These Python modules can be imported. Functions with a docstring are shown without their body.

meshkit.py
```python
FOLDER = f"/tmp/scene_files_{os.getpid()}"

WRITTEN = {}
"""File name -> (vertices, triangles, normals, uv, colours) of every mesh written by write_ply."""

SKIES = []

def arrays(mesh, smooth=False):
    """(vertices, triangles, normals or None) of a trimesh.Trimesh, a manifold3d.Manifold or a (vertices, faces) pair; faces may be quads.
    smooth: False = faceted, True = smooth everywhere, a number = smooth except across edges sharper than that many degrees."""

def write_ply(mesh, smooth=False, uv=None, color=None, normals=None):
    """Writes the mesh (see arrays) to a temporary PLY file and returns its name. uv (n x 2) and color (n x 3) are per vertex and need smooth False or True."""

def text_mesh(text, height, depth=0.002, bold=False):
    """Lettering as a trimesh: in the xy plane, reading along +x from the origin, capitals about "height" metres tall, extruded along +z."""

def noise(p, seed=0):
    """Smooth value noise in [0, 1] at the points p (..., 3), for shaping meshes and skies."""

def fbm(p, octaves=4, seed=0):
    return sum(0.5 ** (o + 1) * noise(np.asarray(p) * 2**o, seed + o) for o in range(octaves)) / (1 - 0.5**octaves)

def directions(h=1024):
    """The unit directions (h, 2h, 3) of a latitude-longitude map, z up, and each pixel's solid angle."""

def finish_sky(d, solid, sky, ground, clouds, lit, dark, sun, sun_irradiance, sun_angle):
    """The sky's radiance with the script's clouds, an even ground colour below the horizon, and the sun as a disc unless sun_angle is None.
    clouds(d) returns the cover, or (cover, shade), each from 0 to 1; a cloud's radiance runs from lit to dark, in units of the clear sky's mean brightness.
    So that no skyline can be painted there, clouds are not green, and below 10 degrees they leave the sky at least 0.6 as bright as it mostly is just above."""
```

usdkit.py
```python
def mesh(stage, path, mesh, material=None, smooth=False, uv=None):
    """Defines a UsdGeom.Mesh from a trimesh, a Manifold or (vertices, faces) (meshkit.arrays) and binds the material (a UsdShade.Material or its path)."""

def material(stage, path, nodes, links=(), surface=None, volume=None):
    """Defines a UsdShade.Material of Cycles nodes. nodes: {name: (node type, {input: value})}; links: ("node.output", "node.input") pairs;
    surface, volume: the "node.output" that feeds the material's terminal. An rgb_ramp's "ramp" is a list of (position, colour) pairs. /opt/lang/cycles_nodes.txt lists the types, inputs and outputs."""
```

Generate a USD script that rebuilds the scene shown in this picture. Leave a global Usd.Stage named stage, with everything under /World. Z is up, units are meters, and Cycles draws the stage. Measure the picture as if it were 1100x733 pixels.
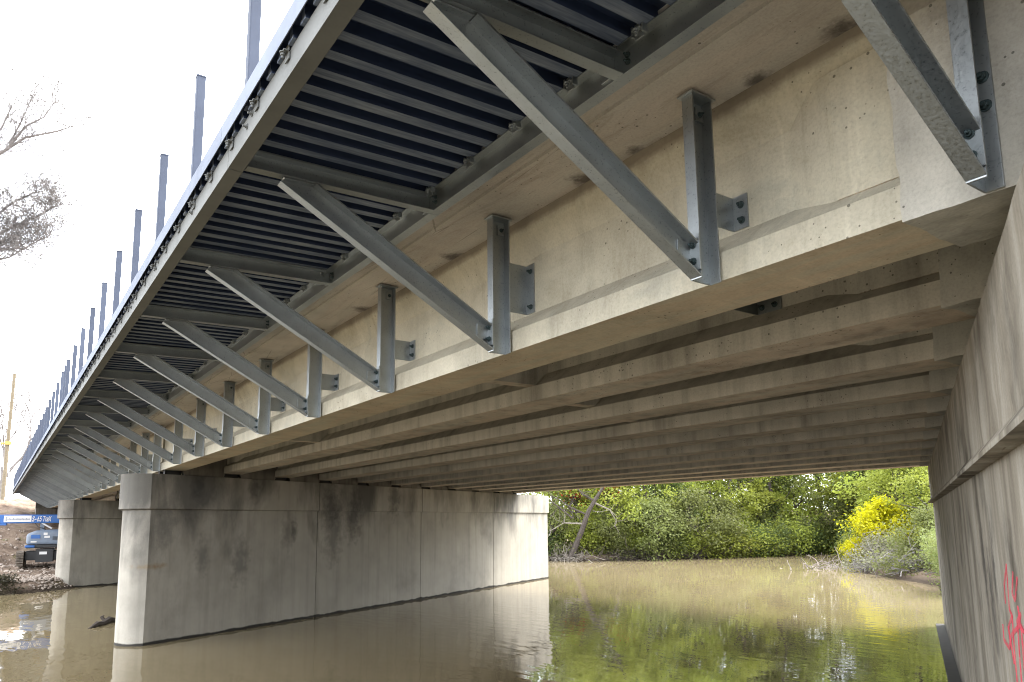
import math, random
import numpy as np, trimesh, usdkit, meshkit
import manifold3d as m3
import shapely
from shapely.geometry import Polygon, LineString
from pxr import Usd, UsdGeom, UsdLux, UsdShade, Gf, Sdf, Vt

# ------------------------------------------------------------------ stage, camera, sky, sun
stage = Usd.Stage.CreateInMemory()
UsdGeom.SetStageUpAxis(stage, UsdGeom.Tokens.z)
UsdGeom.SetStageMetersPerUnit(stage, 1.0)
stage.SetDefaultPrim(UsdGeom.Xform.Define(stage, '/World').GetPrim())
UsdGeom.Scope.Define(stage, '/World/Looks')
ZC = 3.17                                   # camera height above the water (z = 0)
EXPOSURE = 2.75
SUN_I, SUN_ANGLE, SUN_EL, SUN_AZ = 0.4, 28.0, math.radians(57), math.atan2(0.32, 0.95)
SKY_STRENGTH = 0.1

cam = UsdGeom.Camera.Define(stage, '/World/camera')
R = np.array([0.57116107, 0.820748, -0.01215524]); U = np.array([0.12925339, -0.07530452, 0.98874809])
F = np.array([-0.81059768, 0.56630553, 0.14909547])
M = Gf.Matrix4d(*R, 0, *U, 0, *(-F), 0, 0, 0, ZC, 1)
cam.AddTransformOp().Set(M)
cam.CreateHorizontalApertureAttr(36.0); cam.CreateVerticalApertureAttr(36.0 * 682 / 1024)
cam.CreateFocalLengthAttr(795.38 / 1100 * 36.0)
cam.CreateVerticalApertureOffsetAttr(2.43)
cam.CreateClippingRangeAttr(Gf.Vec2f(0.05, 3000))
cam.CreateExposureAttr(EXPOSURE)

def mk(name, nodes, surface=None, volume=None):
    """material; a node input written '@node.output' is a link"""
    clean, links = {}, []
    for n, (k, ins) in nodes.items():
        c = {}
        for i, v in ins.items():
            if isinstance(v, str) and v.startswith('@'): links.append((v[1:], f'{n}.{i}'))
            else: c[i] = v
        clean[n] = (k, c)
    return usdkit.material(stage, '/World/Looks/' + name, clean, links, surface=surface, volume=volume)

sky_mat = mk('sky_look', {
    'sky': ('sky_texture', {'sky_type': 'single_scattering', 'sun_disc': False, 'sun_elevation': SUN_EL, 'sun_rotation': SUN_AZ, 'aerosol_density': 2.0}),
    'tc': ('texture_coordinate', {}),
    'mp': ('mapping', {'vector': '@tc.generated', 'scale': (1.6, 1.6, 3.2)}),
    'n': ('noise_texture', {'vector': '@mp.vector', 'scale': 1.6, 'detail': 6.0, 'roughness': 0.55}),
    'cl': ('rgb_ramp', {'fac': '@n.fac', 'ramp': [(0.3, (6.3, 6.8, 7.6)), (0.5, (8.2, 8.4, 8.7)), (0.7, (9.6, 9.6, 9.6))]}),
    'mx': ('mix', {'fac': 0.9, 'color1': '@sky.color', 'color2': '@cl.color'}),
    'bg': ('background_shader', {'color': '@mx.color', 'strength': SKY_STRENGTH}),
}, surface='bg.background')
dome = UsdLux.DomeLight.Define(stage, '/World/sky')
UsdShade.MaterialBindingAPI.Apply(dome.GetPrim()).Bind(sky_mat)
dome.GetPrim().SetCustomDataByKey('kind', 'structure')
sun = UsdLux.DistantLight.Define(stage, '/World/sun')
sun.CreateNormalizeAttr(True); sun.CreateIntensityAttr(SUN_I); sun.CreateAngleAttr(SUN_ANGLE)
sun.CreateColorAttr(Gf.Vec3f(1.0, 0.96, 0.9))
sdir = Gf.Vec3d(math.sin(SUN_AZ) * math.cos(SUN_EL), math.cos(SUN_AZ) * math.cos(SUN_EL), math.sin(SUN_EL))
sun.AddTransformOp().Set(Gf.Matrix4d().SetRotate(Gf.Rotation(Gf.Vec3d(0, 0, 1), sdir)))

# ------------------------------------------------------------------ helpers
rng = np.random.default_rng(7)
random.seed(7)
used = {}
def uniq(parent, name):
    k = parent + '/' + name
    n = used.get(k, -1) + 1
    used[k] = n
    return k if n == 0 else f'{k}_{n:03d}'
def path_of(p): return '/World' if p is None else (p if isinstance(p, str) else str(p.GetPath()))
def tag(p, label=None, cat=None, group=None, kind=None):
    p = p.GetPrim() if hasattr(p, 'GetPrim') else p
    for k, v in (('label', label), ('category', cat), ('group', group), ('kind', kind)):
        if v: p.SetCustomDataByKey(k, v)
    return p
def obj(name, mesh, mat, parent=None, smooth=False):
    return usdkit.mesh(stage, uniq(path_of(parent), name), mesh, mat, smooth=smooth).GetPrim()
def thing(name, label, cat, loc=(0, 0, 0), rz=0.0, group=None, scale=None):
    x = UsdGeom.Xform.Define(stage, uniq('/World', name))
    x.AddTranslateOp().Set(Gf.Vec3d(*map(float, loc)))
    if rz: x.AddRotateZOp().Set(float(rz))
    if scale is not None: x.AddScaleOp().Set(Gf.Vec3f(*map(float, scale)))
    return tag(x.GetPrim(), label, cat, group)
def dup(src, label, loc, rz=0.0, scale=None, name=None):
    c = src.GetCustomData()
    r = thing(name or src.GetName().rstrip('0123456789').rstrip('_'), label, c['category'], loc, rz, c.get('group'), scale)
    r.GetReferences().AddInternalReference(src.GetPath()); r.SetInstanceable(True)
    return r
cat_ = trimesh.util.concatenate
def box(x0, x1, y0, y1, z0, z1):
    m = trimesh.creation.box(extents=(x1 - x0, y1 - y0, z1 - z0)); m.apply_translation(((x0 + x1) / 2, (y0 + y1) / 2, (z0 + z1) / 2)); return m
def ext(poly, o, eu, ev, L):
    """polygon (u,v) placed at o with axes eu, ev, extruded L along eu x ev"""
    p = poly if isinstance(poly, Polygon) else Polygon(poly)
    m = trimesh.creation.extrude_polygon(p, L, engine='earcut')
    eu, ev = np.array(eu, float), np.array(ev, float); ew = np.cross(eu, ev)
    T = np.eye(4); T[:3, 0], T[:3, 1], T[:3, 2], T[:3, 3] = eu, ev, ew, o
    m.apply_transform(T); return m
def hull(pts): return trimesh.convex.convex_hull(np.array(pts, float))
def ytube(pts, rad, n=6, cap=True):
    pts = np.array(pts, float); k = len(pts)
    rad = np.full(k, rad) if np.isscalar(rad) else np.array(rad, float)
    t = np.gradient(pts, axis=0); t /= np.linalg.norm(t, axis=1)[:, None] + 1e-9
    ref = np.array([0, 0, 1.0]) if abs(t[:, 2]).mean() < 0.8 else np.array([1.0, 0, 0])
    a = np.cross(t, ref); a /= np.linalg.norm(a, axis=1)[:, None] + 1e-9
    b = np.cross(t, a)
    th = np.arange(n) * 2 * np.pi / n
    v = (pts[:, None] + rad[:, None, None] * (np.cos(th)[None, :, None] * a[:, None] + np.sin(th)[None, :, None] * b[:, None])).reshape(-1, 3)
    f = []
    for i in range(k - 1):
        for j in range(n):
            p, q = i * n + j, i * n + (j + 1) % n
            f += [[p, q, q + n], [p, q + n, p + n]]
    if cap:
        v = np.vstack([v, pts[0], pts[-1]])
        for j in range(n):
            f += [[(j + 1) % n, j, k * n], [(k - 1) * n + j, (k - 1) * n + (j + 1) % n, k * n + 1]]
    return trimesh.Trimesh(v, f, process=False)
def bolt_mesh(at, axis, r=0.02, h=0.018):
    """hex head on a washer, axis = outward direction"""
    ax = np.array(axis, float)
    w = trimesh.creation.cylinder(r * 1.45, 0.006, sections=12); w.apply_translation((0, 0, 0.003))
    c = trimesh.creation.cylinder(r, h, sections=6); c.apply_translation((0, 0, 0.006 + h / 2))
    s = trimesh.creation.cylinder(r * 0.55, 0.02, sections=8); s.apply_translation((0, 0, 0.006 + h + 0.008))
    m = cat_([w, c, s]); m.apply_transform(trimesh.geometry.align_vectors((0, 0, 1), ax)); m.apply_translation(at); return m
ORD = ['first', 'second', 'third', 'fourth', 'fifth', 'sixth', 'seventh', 'eighth', 'ninth', 'tenth', 'eleventh', 'twelfth', 'thirteenth', 'fourteenth', 'fifteenth', 'sixteenth', 'seventeenth', 'eighteenth', 'nineteenth']
TENS = {2: 'twenty', 3: 'thirty', 4: 'forty', 5: 'fifty'}
TENTH = {2: 'twentieth', 3: 'thirtieth', 4: 'fortieth', 5: 'fiftieth'}
def ordw(i):
    if i < 20: return ORD[i - 1]
    return TENTH[i // 10] if i % 10 == 0 else TENS[i // 10] + '-' + ORD[i % 10 - 1]
NB = np.array([0.89096188, 0.45407811]); BB = np.array([-0.45407811, 0.89096188])   # across and along the piers (the bridge is skewed)
SK = NB[1] / NB[0]
def pb(d, a): return NB * d + BB * a
def bprism(poly_da, z0, z1):
    """polygon in (d, a) coordinates, upright prism in the world"""
    P = Polygon([tuple(pb(d, a)) for d, a in poly_da])
    return ext(P, (0, 0, z0), (1, 0, 0), (0, 1, 0), z1 - z0)
Z = lambda z: z + ZC

# ------------------------------------------------------------------ materials
def concrete(name, base, dark=0.55, light=1.2, streak=0.5, pink=0.0, pits=True, rough=0.85, extra=None, mottle=0.7, warm=(1, 1, 1)):
    b = np.array(base)
    N = {
        'g': ('geometry', {}),
        'm1': ('noise_texture', {'vector': '@g.position', 'scale': mottle, 'detail': 8.0, 'roughness': 0.62}),
        'c1': ('rgb_ramp', {'fac': '@m1.fac', 'ramp': [(0.3, tuple(b * dark)), (0.48, tuple(b * 0.95)), (0.6, tuple(b * 1.05)), (0.75, tuple(b * light * np.array(warm)))]}),
        'sm': ('mapping', {'vector': '@g.position', 'scale': (4.5, 4.5, 0.22)}),
        'm2': ('noise_texture', {'vector': '@sm.vector', 'scale': 1.0, 'detail': 5.0, 'roughness': 0.6}),
        'c2': ('rgb_ramp', {'fac': '@m2.fac', 'ramp': [(0.28, (1 - streak,) * 3), (0.5, (1, 1, 1)), (0.72, (1 + 0.35 * streak,) * 3)]}),
        'x1': ('mix', {'mix_type': 'multiply', 'fac': 1.0, 'color1': '@c1.color', 'color2': '@c2.color'}),
        'm3': ('noise_texture', {'vector': '@g.position', 'scale': 48.0, 'detail': 6.0, 'roughness': 0.75}),
        'c3': ('rgb_ramp', {'fac': '@m3.fac', 'ramp': [(0.25, (0.72,) * 3), (0.5, (1, 1, 1)), (0.75, (1.16,) * 3)]}),
        'x2': ('mix', {'mix_type': 'multiply', 'fac': 0.8, 'color1': '@x1.color', 'color2': '@c3.color'}),
    }
    last = '@x2.color'
    if pits:
        N['v'] = ('voronoi_texture', {'vector': '@g.position', 'scale': 21.0, 'feature': 'f1'})
        N['vr'] = ('white_noise_texture', {'vector': '@v.position'})
        N['vt'] = ('math', {'math_type': 'multiply', 'value1': '@vr.value', 'value2': 0.23})
        N['vm'] = ('noise_texture', {'vector': '@g.position', 'scale': 1.3, 'detail': 2.0})
        N['vk'] = ('map_range', {'value': '@vm.fac', 'from_min': 0.44, 'from_max': 0.58, 'to_min': 0.0, 'to_max': 1.0, 'clamp': True})
        N['vt2'] = ('math', {'math_type': 'multiply', 'value1': '@vt.value', 'value2': '@vk.result'})
        N['vd'] = ('math', {'math_type': 'less_than', 'value1': '@v.distance', 'value2': '@vt2.value'})
        N['vf'] = ('math', {'math_type': 'multiply', 'value1': '@vd.value', 'value2': 0.75})
        N['x3'] = ('mix', {'mix_type': 'mix', 'fac': '@vf.value', 'color1': last, 'color2': tuple(b * 0.16)})
        last = '@x3.color'
    if pink:
        N['sep'] = ('separate_xyz', {'vector': '@g.normal'})
        N['dwn'] = ('map_range', {'value': '@sep.z', 'from_min': -0.6, 'from_max': -0.9, 'to_min': 0.0, 'to_max': 1.0, 'clamp': True})
        N['pm'] = ('mapping', {'vector': '@g.position', 'scale': (0.5, 2.6, 2.0)})
        N['pn'] = ('noise_texture', {'vector': '@pm.vector', 'scale': 1.3, 'detail': 8.0, 'roughness': 0.65, 'distortion': 0.6})
        N['pr'] = ('rgb_ramp', {'fac': '@pn.fac', 'ramp': [(0.36, (0.98, 0.96, 0.93)), (0.5, (1.1, 0.95, 0.84)), (0.57, (1.12, 0.88, 0.75)), (0.7, (1.08, 1.03, 0.97))]})
        N['pf'] = ('math', {'math_type': 'multiply', 'value1': '@dwn.result', 'value2': pink})
        N['x4'] = ('mix', {'mix_type': 'multiply', 'fac': '@pf.value', 'color1': last, 'color2': '@pr.color'})
        last = '@x4.color'
    if extra: last = extra(N, last, b)
    N['bp'] = ('bump', {'height': '@m3.fac', 'strength': 0.3, 'distance': 0.006})
    N['p'] = ('principled_bsdf', {'base_color': last, 'roughness': rough, 'specular_ior_level': 0.25, 'normal': '@bp.normal'})
    return mk(name, N, surface='p.BSDF')

def spot(N, key, last, at, size, color, strength=0.9, stretch=1.0, nz=6.0):
    """a stain with a place and an outline of its own"""
    N[key + 'o'] = ('vector_math', {'math_type': 'subtract', 'vector1': '@g.position', 'vector2': at})
    N[key + 's'] = ('vector_math', {'math_type': 'multiply', 'vector1': f'@{key}o.vector', 'vector2': (1 / size, 1 / size, stretch / size)})
    N[key + 'l'] = ('vector_math', {'math_type': 'length', 'vector1': f'@{key}s.vector'})
    N[key + 'n'] = ('noise_texture', {'vector': '@g.position', 'scale': nz, 'detail': 5.0, 'roughness': 0.65})
    N[key + 'a'] = ('math', {'math_type': 'multiply_add', 'value1': f'@{key}n.fac', 'value2': 1.6, 'value3': f'@{key}l.value'})
    N[key + 'f'] = ('map_range', {'value': f'@{key}a.value', 'from_min': 1.75, 'from_max': 1.0, 'to_min': 0.0, 'to_max': strength, 'clamp': True})
    N[key + 'x'] = ('mix', {'mix_type': 'mix', 'fac': f'@{key}f.result', 'color1': last, 'color2': color})
    return f'@{key}x.color'

def girder_extra(N, last, b):
    # uneven darker brown band along the top flange, drip marks down the web and the flange side
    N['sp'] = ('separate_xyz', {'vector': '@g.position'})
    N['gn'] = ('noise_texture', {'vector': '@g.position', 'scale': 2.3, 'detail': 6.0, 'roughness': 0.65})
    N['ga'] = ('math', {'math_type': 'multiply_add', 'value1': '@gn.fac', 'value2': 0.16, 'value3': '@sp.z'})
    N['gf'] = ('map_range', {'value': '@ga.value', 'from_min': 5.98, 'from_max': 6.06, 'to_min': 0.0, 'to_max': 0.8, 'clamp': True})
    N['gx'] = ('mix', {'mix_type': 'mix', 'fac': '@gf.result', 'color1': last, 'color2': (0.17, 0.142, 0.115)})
    N['dm'] = ('mapping', {'vector': '@g.position', 'scale': (5.0, 1.0, 0.35)})
    N['dn'] = ('noise_texture', {'vector': '@dm.vector', 'scale': 1.4, 'detail': 4.0, 'roughness': 0.7})
    N['dr'] = ('rgb_ramp', {'fac': '@dn.fac', 'ramp': [(0.30, (0.86, 0.85, 0.84)), (0.42, (1, 1, 1)), (0.6, (1, 1, 1)), (0.68, (1.12, 1.12, 1.13)), (0.76, (1.0, 1.0, 1.0))]})
    N['dx'] = ('mix', {'mix_type': 'multiply', 'fac': 0.8, 'color1': '@gx.color', 'color2': '@dr.color'})
    N['bm'] = ('noise_texture', {'vector': '@g.position', 'scale': 0.9, 'detail': 9.0, 'roughness': 0.7, 'distortion': 0.8})
    N['br'] = ('rgb_ramp', {'fac': '@bm.fac', 'ramp': [(0.30, (0.80, 0.77, 0.72)), (0.43, (0.98, 0.97, 0.95)), (0.52, (1.06, 1.05, 1.02)), (0.62, (0.92, 0.93, 0.93))]})
    N['bx'] = ('mix', {'mix_type': 'multiply', 'fac': 1.0, 'color1': '@dx.color', 'color2': '@br.color'})
    return '@bx.color'

def pier_extra(N, last, b):
    # soot and water stains that run down from the cap, damp band at the waterline, rust
    N['sp'] = ('separate_xyz', {'vector': '@g.position'})
    N['tm'] = ('mapping', {'vector': '@g.position', 'scale': (0.55, 0.55, 0.2)})
    N['tn'] = ('noise_texture', {'vector': '@tm.vector', 'scale': 1.0, 'detail': 7.0, 'roughness': 0.62, 'distortion': 0.3})
    N['th'] = ('map_range', {'value': '@sp.z', 'from_min': 1.8, 'from_max': 4.3, 'to_min': -0.16, 'to_max': 0.08, 'clamp': True})
    N['ta'] = ('math', {'math_type': 'add', 'value1': '@tn.fac', 'value2': '@th.result'})
    N['tf'] = ('map_range', {'value': '@ta.value', 'from_min': 0.46, 'from_max': 0.66, 'to_min': 0.0, 'to_max': 0.75, 'clamp': True})
    N['tx'] = ('mix', {'mix_type': 'mix', 'fac': '@tf.result', 'color1': last, 'color2': (0.045, 0.045, 0.045)})
    last = '@tx.color'
    N['wn'] = ('noise_texture', {'vector': '@g.position', 'scale': 1.7, 'detail': 4.0})
    N['wa'] = ('math', {'math_type': 'multiply_add', 'value1': '@wn.fac', 'value2': -0.14, 'value3': '@sp.z'})
    N['wf'] = ('map_range', {'value': '@wa.value', 'from_min': 0.02, 'from_max': -0.01, 'to_min': 0.0, 'to_max': 0.93, 'clamp': True})
    N['wx'] = ('mix', {'mix_type': 'mix', 'fac': '@wf.result', 'color1': last, 'color2': (0.014, 0.013, 0.012)})
    last = '@wx.color'
    x, y = pb(-19.08, 13.43)
    last = spot(N, 'ru', last, (x, y, 3.38), 0.21, (0.25, 0.09, 0.035), 0.85, 0.4)
    x, y = pb(-18.55, 13.6)
    last = spot(N, 'oc', last, (x, y, 2.08), 0.55, (0.22, 0.145, 0.07), 0.7, 5.0)
    for i, (a, z, s) in enumerate(((16.6, 2.1, 0.5), (15.2, 2.35, 0.4), (18.6, 2.9, 0.45), (20.8, 2.7, 0.7), (13.9, 3.3, 0.5))):
        x, y = pb(-18.44, a)
        last = spot(N, f'k{i}', last, (x, y, z), s * 0.9, (0.07, 0.07, 0.07), 0.5, 0.5, nz=4.0)
    for i, (a, z, s, st) in enumerate(((14.9, 4.35, 0.35, 0.5), (20.6, 3.75, 0.75, 0.8), (21.9, 3.4, 0.6, 0.5), (18.85, 2.95, 0.22, 0.5), (17.0, 4.4, 0.3, 0.4), (24.3, 4.2, 0.5, 0.5))):
        x, y = pb(-18.4, a)
        last = spot(N, f'c{i}', last, (x, y, z), s, (0.04, 0.04, 0.041), 0.62, st, nz=5.0)
    return last

def abut_extra(N, last, b):
    N['am'] = ('mapping', {'vector': '@g.position', 'scale': (1.5, 1.5, 0.16)})
    N['an'] = ('noise_texture', {'vector': '@am.vector', 'scale': 1.3, 'detail': 9.0, 'roughness': 0.68, 'distortion': 0.5})
    N['ar'] = ('rgb_ramp', {'fac': '@an.fac', 'ramp': [(0.28, (0.32, 0.30, 0.28)), (0.4, (0.75, 0.72, 0.68)), (0.5, (1, 0.98, 0.95)), (0.6, (1.25, 1.26, 1.27)), (0.72, (0.9, 0.82, 0.7))]})
    N['ax'] = ('mix', {'mix_type': 'multiply', 'fac': 1.0, 'color1': last, 'color2': '@ar.color'})
    N['sp'] = ('separate_xyz', {'vector': '@g.position'})
    N['wf'] = ('map_range', {'value': '@sp.z', 'from_min': 0.35, 'from_max': 0.05, 'to_min': 0.0, 'to_max': 0.85, 'clamp': True})
    N['wx'] = ('mix', {'mix_type': 'mix', 'fac': '@wf.result', 'color1': '@ax.color', 'color2': (0.05, 0.046, 0.04)})
    last = '@wx.color'
    for i, (a, z, s) in enumerate(((8.6, 2.75, 0.30), (8.1, 2.45, 0.25), (7.6, 2.7, 0.2))):
        x, y = pb(0.575, a)
        last = spot(N, f'k{i}', last, (x, y, z), s, (0.07, 0.065, 0.06), 0.85, 0.45, nz=11.0)
    return last

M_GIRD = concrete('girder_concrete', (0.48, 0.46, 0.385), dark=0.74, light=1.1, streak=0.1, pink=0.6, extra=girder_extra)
M_GIRD2 = concrete('inner_girder_concrete', (0.50, 0.475, 0.415), dark=0.66, light=1.12, streak=0.34, pink=0.55)
def slab_extra(N, last, b):
    N['gm'] = ('mapping', {'vector': '@g.position', 'scale': (0.5, 3.2, 1.0)})
    N['gn'] = ('noise_texture', {'vector': '@gm.vector', 'scale': 1.6, 'detail': 9.0, 'roughness': 0.72, 'distortion': 1.2})
    N['gr'] = ('rgb_ramp', {'fac': '@gn.fac', 'ramp': [(0.3, (0.78, 0.75, 0.71)), (0.45, (1, 0.99, 0.98)), (0.58, (1.05, 1.04, 1.02)), (0.68, (0.88, 0.87, 0.86))]})
    N['gx'] = ('mix', {'mix_type': 'multiply', 'fac': 1.0, 'color1': last, 'color2': '@gr.color'})
    N['cr'] = ('voronoi_texture', {'vector': '@gm.vector', 'scale': 1.1, 'feature': 'distance_to_edge'})
    N['cn'] = ('noise_texture', {'vector': '@g.position', 'scale': 1.1, 'detail': 2.0})
    N['ct'] = ('map_range', {'value': '@cn.fac', 'from_min': 0.5, 'from_max': 0.62, 'to_min': 0.0, 'to_max': 0.012, 'clamp': True})
    N['cl'] = ('math', {'math_type': 'less_than', 'value1': '@cr.distance', 'value2': '@ct.result'})
    N['cf'] = ('math', {'math_type': 'multiply', 'value1': '@cl.value', 'value2': 0.45})
    N['cx'] = ('mix', {'mix_type': 'mix', 'fac': '@cf.value', 'color1': '@gx.color', 'color2': (0.12, 0.105, 0.09)})
    last = '@cx.color'
    for i, (x, s_) in enumerate(((-2.15, 0.10), (-2.75, 0.08), (-3.9, 0.07), (-4.5, 0.13), (-6.7, 0.12), (-7.4, 0.1), (-9.1, 0.14), (-1.6, 0.12))):
        last = spot(N, f'q{i}', last, (x, 3.93, 6.04), s_ * 1.4, (0.06, 0.05, 0.045), 0.8, 1.0, nz=14.0)
    return last
M_SLAB = concrete('slab_concrete', (0.44, 0.422, 0.395), dark=0.72, light=1.15, streak=0.0, pink=0.25, extra=slab_extra)
M_JACK = concrete('patch_concrete', (0.42, 0.41, 0.37), dark=0.7, light=1.2, streak=0.25, mottle=1.6)
M_PIER = concrete('pier_concrete', (0.36, 0.337, 0.29), dark=0.72, light=1.12, streak=0.15, extra=pier_extra, pits=False, mottle=0.5)
M_ABUT = concrete('abutment_concrete', (0.285, 0.265, 0.225), dark=0.42, light=1.15, streak=0.16, extra=abut_extra, pits=False, mottle=1.2)
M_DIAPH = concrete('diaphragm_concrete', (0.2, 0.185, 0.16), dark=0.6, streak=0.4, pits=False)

def steel(name, base, lo=0.86, hi=1.12, metallic=0.95, rough=0.4, scale=3.0, spec=0.5):
    b = np.array(base)
    return mk(name, {
        'g': ('geometry', {}),
        'n': ('noise_texture', {'vector': '@g.position', 'scale': scale, 'detail': 7.0, 'roughness': 0.65}),
        'n2': ('noise_texture', {'vector': '@g.position', 'scale': 70.0, 'detail': 4.0, 'roughness': 0.6}),
        'a': ('math', {'math_type': 'multiply_add', 'value1': '@n2.fac', 'value2': 0.45, 'value3': '@n.fac'}),
        'c': ('rgb_ramp', {'fac': '@a.value', 'ramp': [(0.5, tuple(b * lo)), (0.72, tuple(b)), (0.95, tuple(b * hi))]}),
        'oi': ('object_info', {}), 'ov': ('map_range', {'value': '@oi.random', 'from_min': 0.0, 'from_max': 1.0, 'to_min': 0.88, 'to_max': 1.12}),
        'hs': ('hsv', {'value': '@ov.result', 'color': '@c.color'}),
        'r': ('map_range', {'value': '@n2.fac', 'from_min': 0.3, 'from_max': 0.7, 'to_min': rough - 0.1, 'to_max': rough + 0.14}),
        'bv': ('bevel', {'samples': 3, 'radius': 0.004}),
        'bp': ('bump', {'height': '@n2.fac', 'strength': 0.12, 'distance': 0.004, 'normal': '@bv.bevel'}),
        'p': ('principled_bsdf', {'base_color': '@hs.color', 'metallic': metallic, 'roughness': '@r.result', 'specular_ior_level': spec, 'normal': '@bp.normal'}),
    }, surface='p.BSDF')
M_GALV = steel('galvanised_steel', (0.36, 0.388, 0.402))
M_EDGE = steel('edge_beam_steel', (0.135, 0.14, 0.138), metallic=0.0, rough=0.8, spec=0.08)
M_POST = steel('post_steel', (0.058, 0.068, 0.094), metallic=0.0, rough=0.7, spec=0.15)
M_TRIM = steel('toe_plate_steel', (0.15, 0.17, 0.215), metallic=0.0, rough=0.8, spec=0.08)
M_BOLT = steel('bolt_steel', (0.05, 0.075, 0.08), metallic=0.5, rough=0.4)
M_RIB = mk('rib_grey', {
    'g': ('geometry', {}),
    'm': ('mapping', {'vector': '@g.position', 'scale': (30.0, 2.2, 30.0)}),
    'n': ('noise_texture', {'vector': '@m.vector', 'scale': 1.0, 'detail': 7.0, 'roughness': 0.68}),
    'n2': ('noise_texture', {'vector': '@g.position', 'scale': 1.7, 'detail': 4.0}),
    'a': ('math', {'math_type': 'multiply_add', 'value1': '@n2.fac', 'value2': 0.6, 'value3': '@n.fac'}),
    'i': ('geometry', {}),
    'a2': ('math', {'math_type': 'multiply_add', 'value1': '@i.random_per_island', 'value2': 0.14, 'value3': '@a.value'}),
    'c': ('rgb_ramp', {'fac': '@a2.value', 'ramp': [(0.66, (0.065, 0.088, 0.145)), (0.85, (0.13, 0.16, 0.22)), (1.0, (0.20, 0.23, 0.285)), (1.08, (0.55, 0.57, 0.6))]}),
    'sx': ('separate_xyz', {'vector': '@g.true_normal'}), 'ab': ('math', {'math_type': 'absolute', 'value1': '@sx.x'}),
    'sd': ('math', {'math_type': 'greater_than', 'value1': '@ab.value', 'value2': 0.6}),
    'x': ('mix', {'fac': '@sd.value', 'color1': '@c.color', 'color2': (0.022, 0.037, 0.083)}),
    'p': ('principled_bsdf', {'base_color': '@x.color', 'roughness': 0.62}),
}, surface='p.BSDF')
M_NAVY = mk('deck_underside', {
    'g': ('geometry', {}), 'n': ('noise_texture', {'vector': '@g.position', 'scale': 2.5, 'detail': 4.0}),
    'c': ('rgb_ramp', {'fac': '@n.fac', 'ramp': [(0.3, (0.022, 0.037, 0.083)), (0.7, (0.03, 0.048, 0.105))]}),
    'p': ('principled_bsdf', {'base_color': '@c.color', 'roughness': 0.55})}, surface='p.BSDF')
def plain(name, col, rough=0.6, metallic=0.0, var=0.18, scale=6.0):
    b = np.array(col)
    return mk(name, {'g': ('geometry', {}), 'n': ('noise_texture', {'vector': '@g.position', 'scale': scale, 'detail': 5.0}),
        'c': ('rgb_ramp', {'fac': '@n.fac', 'ramp': [(0.3, tuple(b * (1 - var))), (0.7, tuple(b * (1 + var)))]}),
        'p': ('principled_bsdf', {'base_color': '@c.color', 'roughness': rough, 'metallic': metallic})}, surface='p.BSDF')
M_DARK = plain('dark_concrete', (0.035, 0.032, 0.028), 0.8)
M_RUB = plain('bearing_rubber', (0.02, 0.02, 0.02), 0.7)
M_RED = mk('red_paint', {'g': ('geometry', {}), 'n': ('noise_texture', {'vector': '@g.position', 'scale': 16.0, 'detail': 7.0, 'roughness': 0.75}), 'a': ('map_range', {'value': '@n.fac', 'from_min': 0.36, 'from_max': 0.62, 'to_min': 0.12, 'to_max': 0.85, 'clamp': True}), 'p': ('principled_bsdf', {'base_color': (0.5, 0.04, 0.07), 'roughness': 0.8, 'alpha': '@a.result'})}, surface='p.BSDF')

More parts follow.
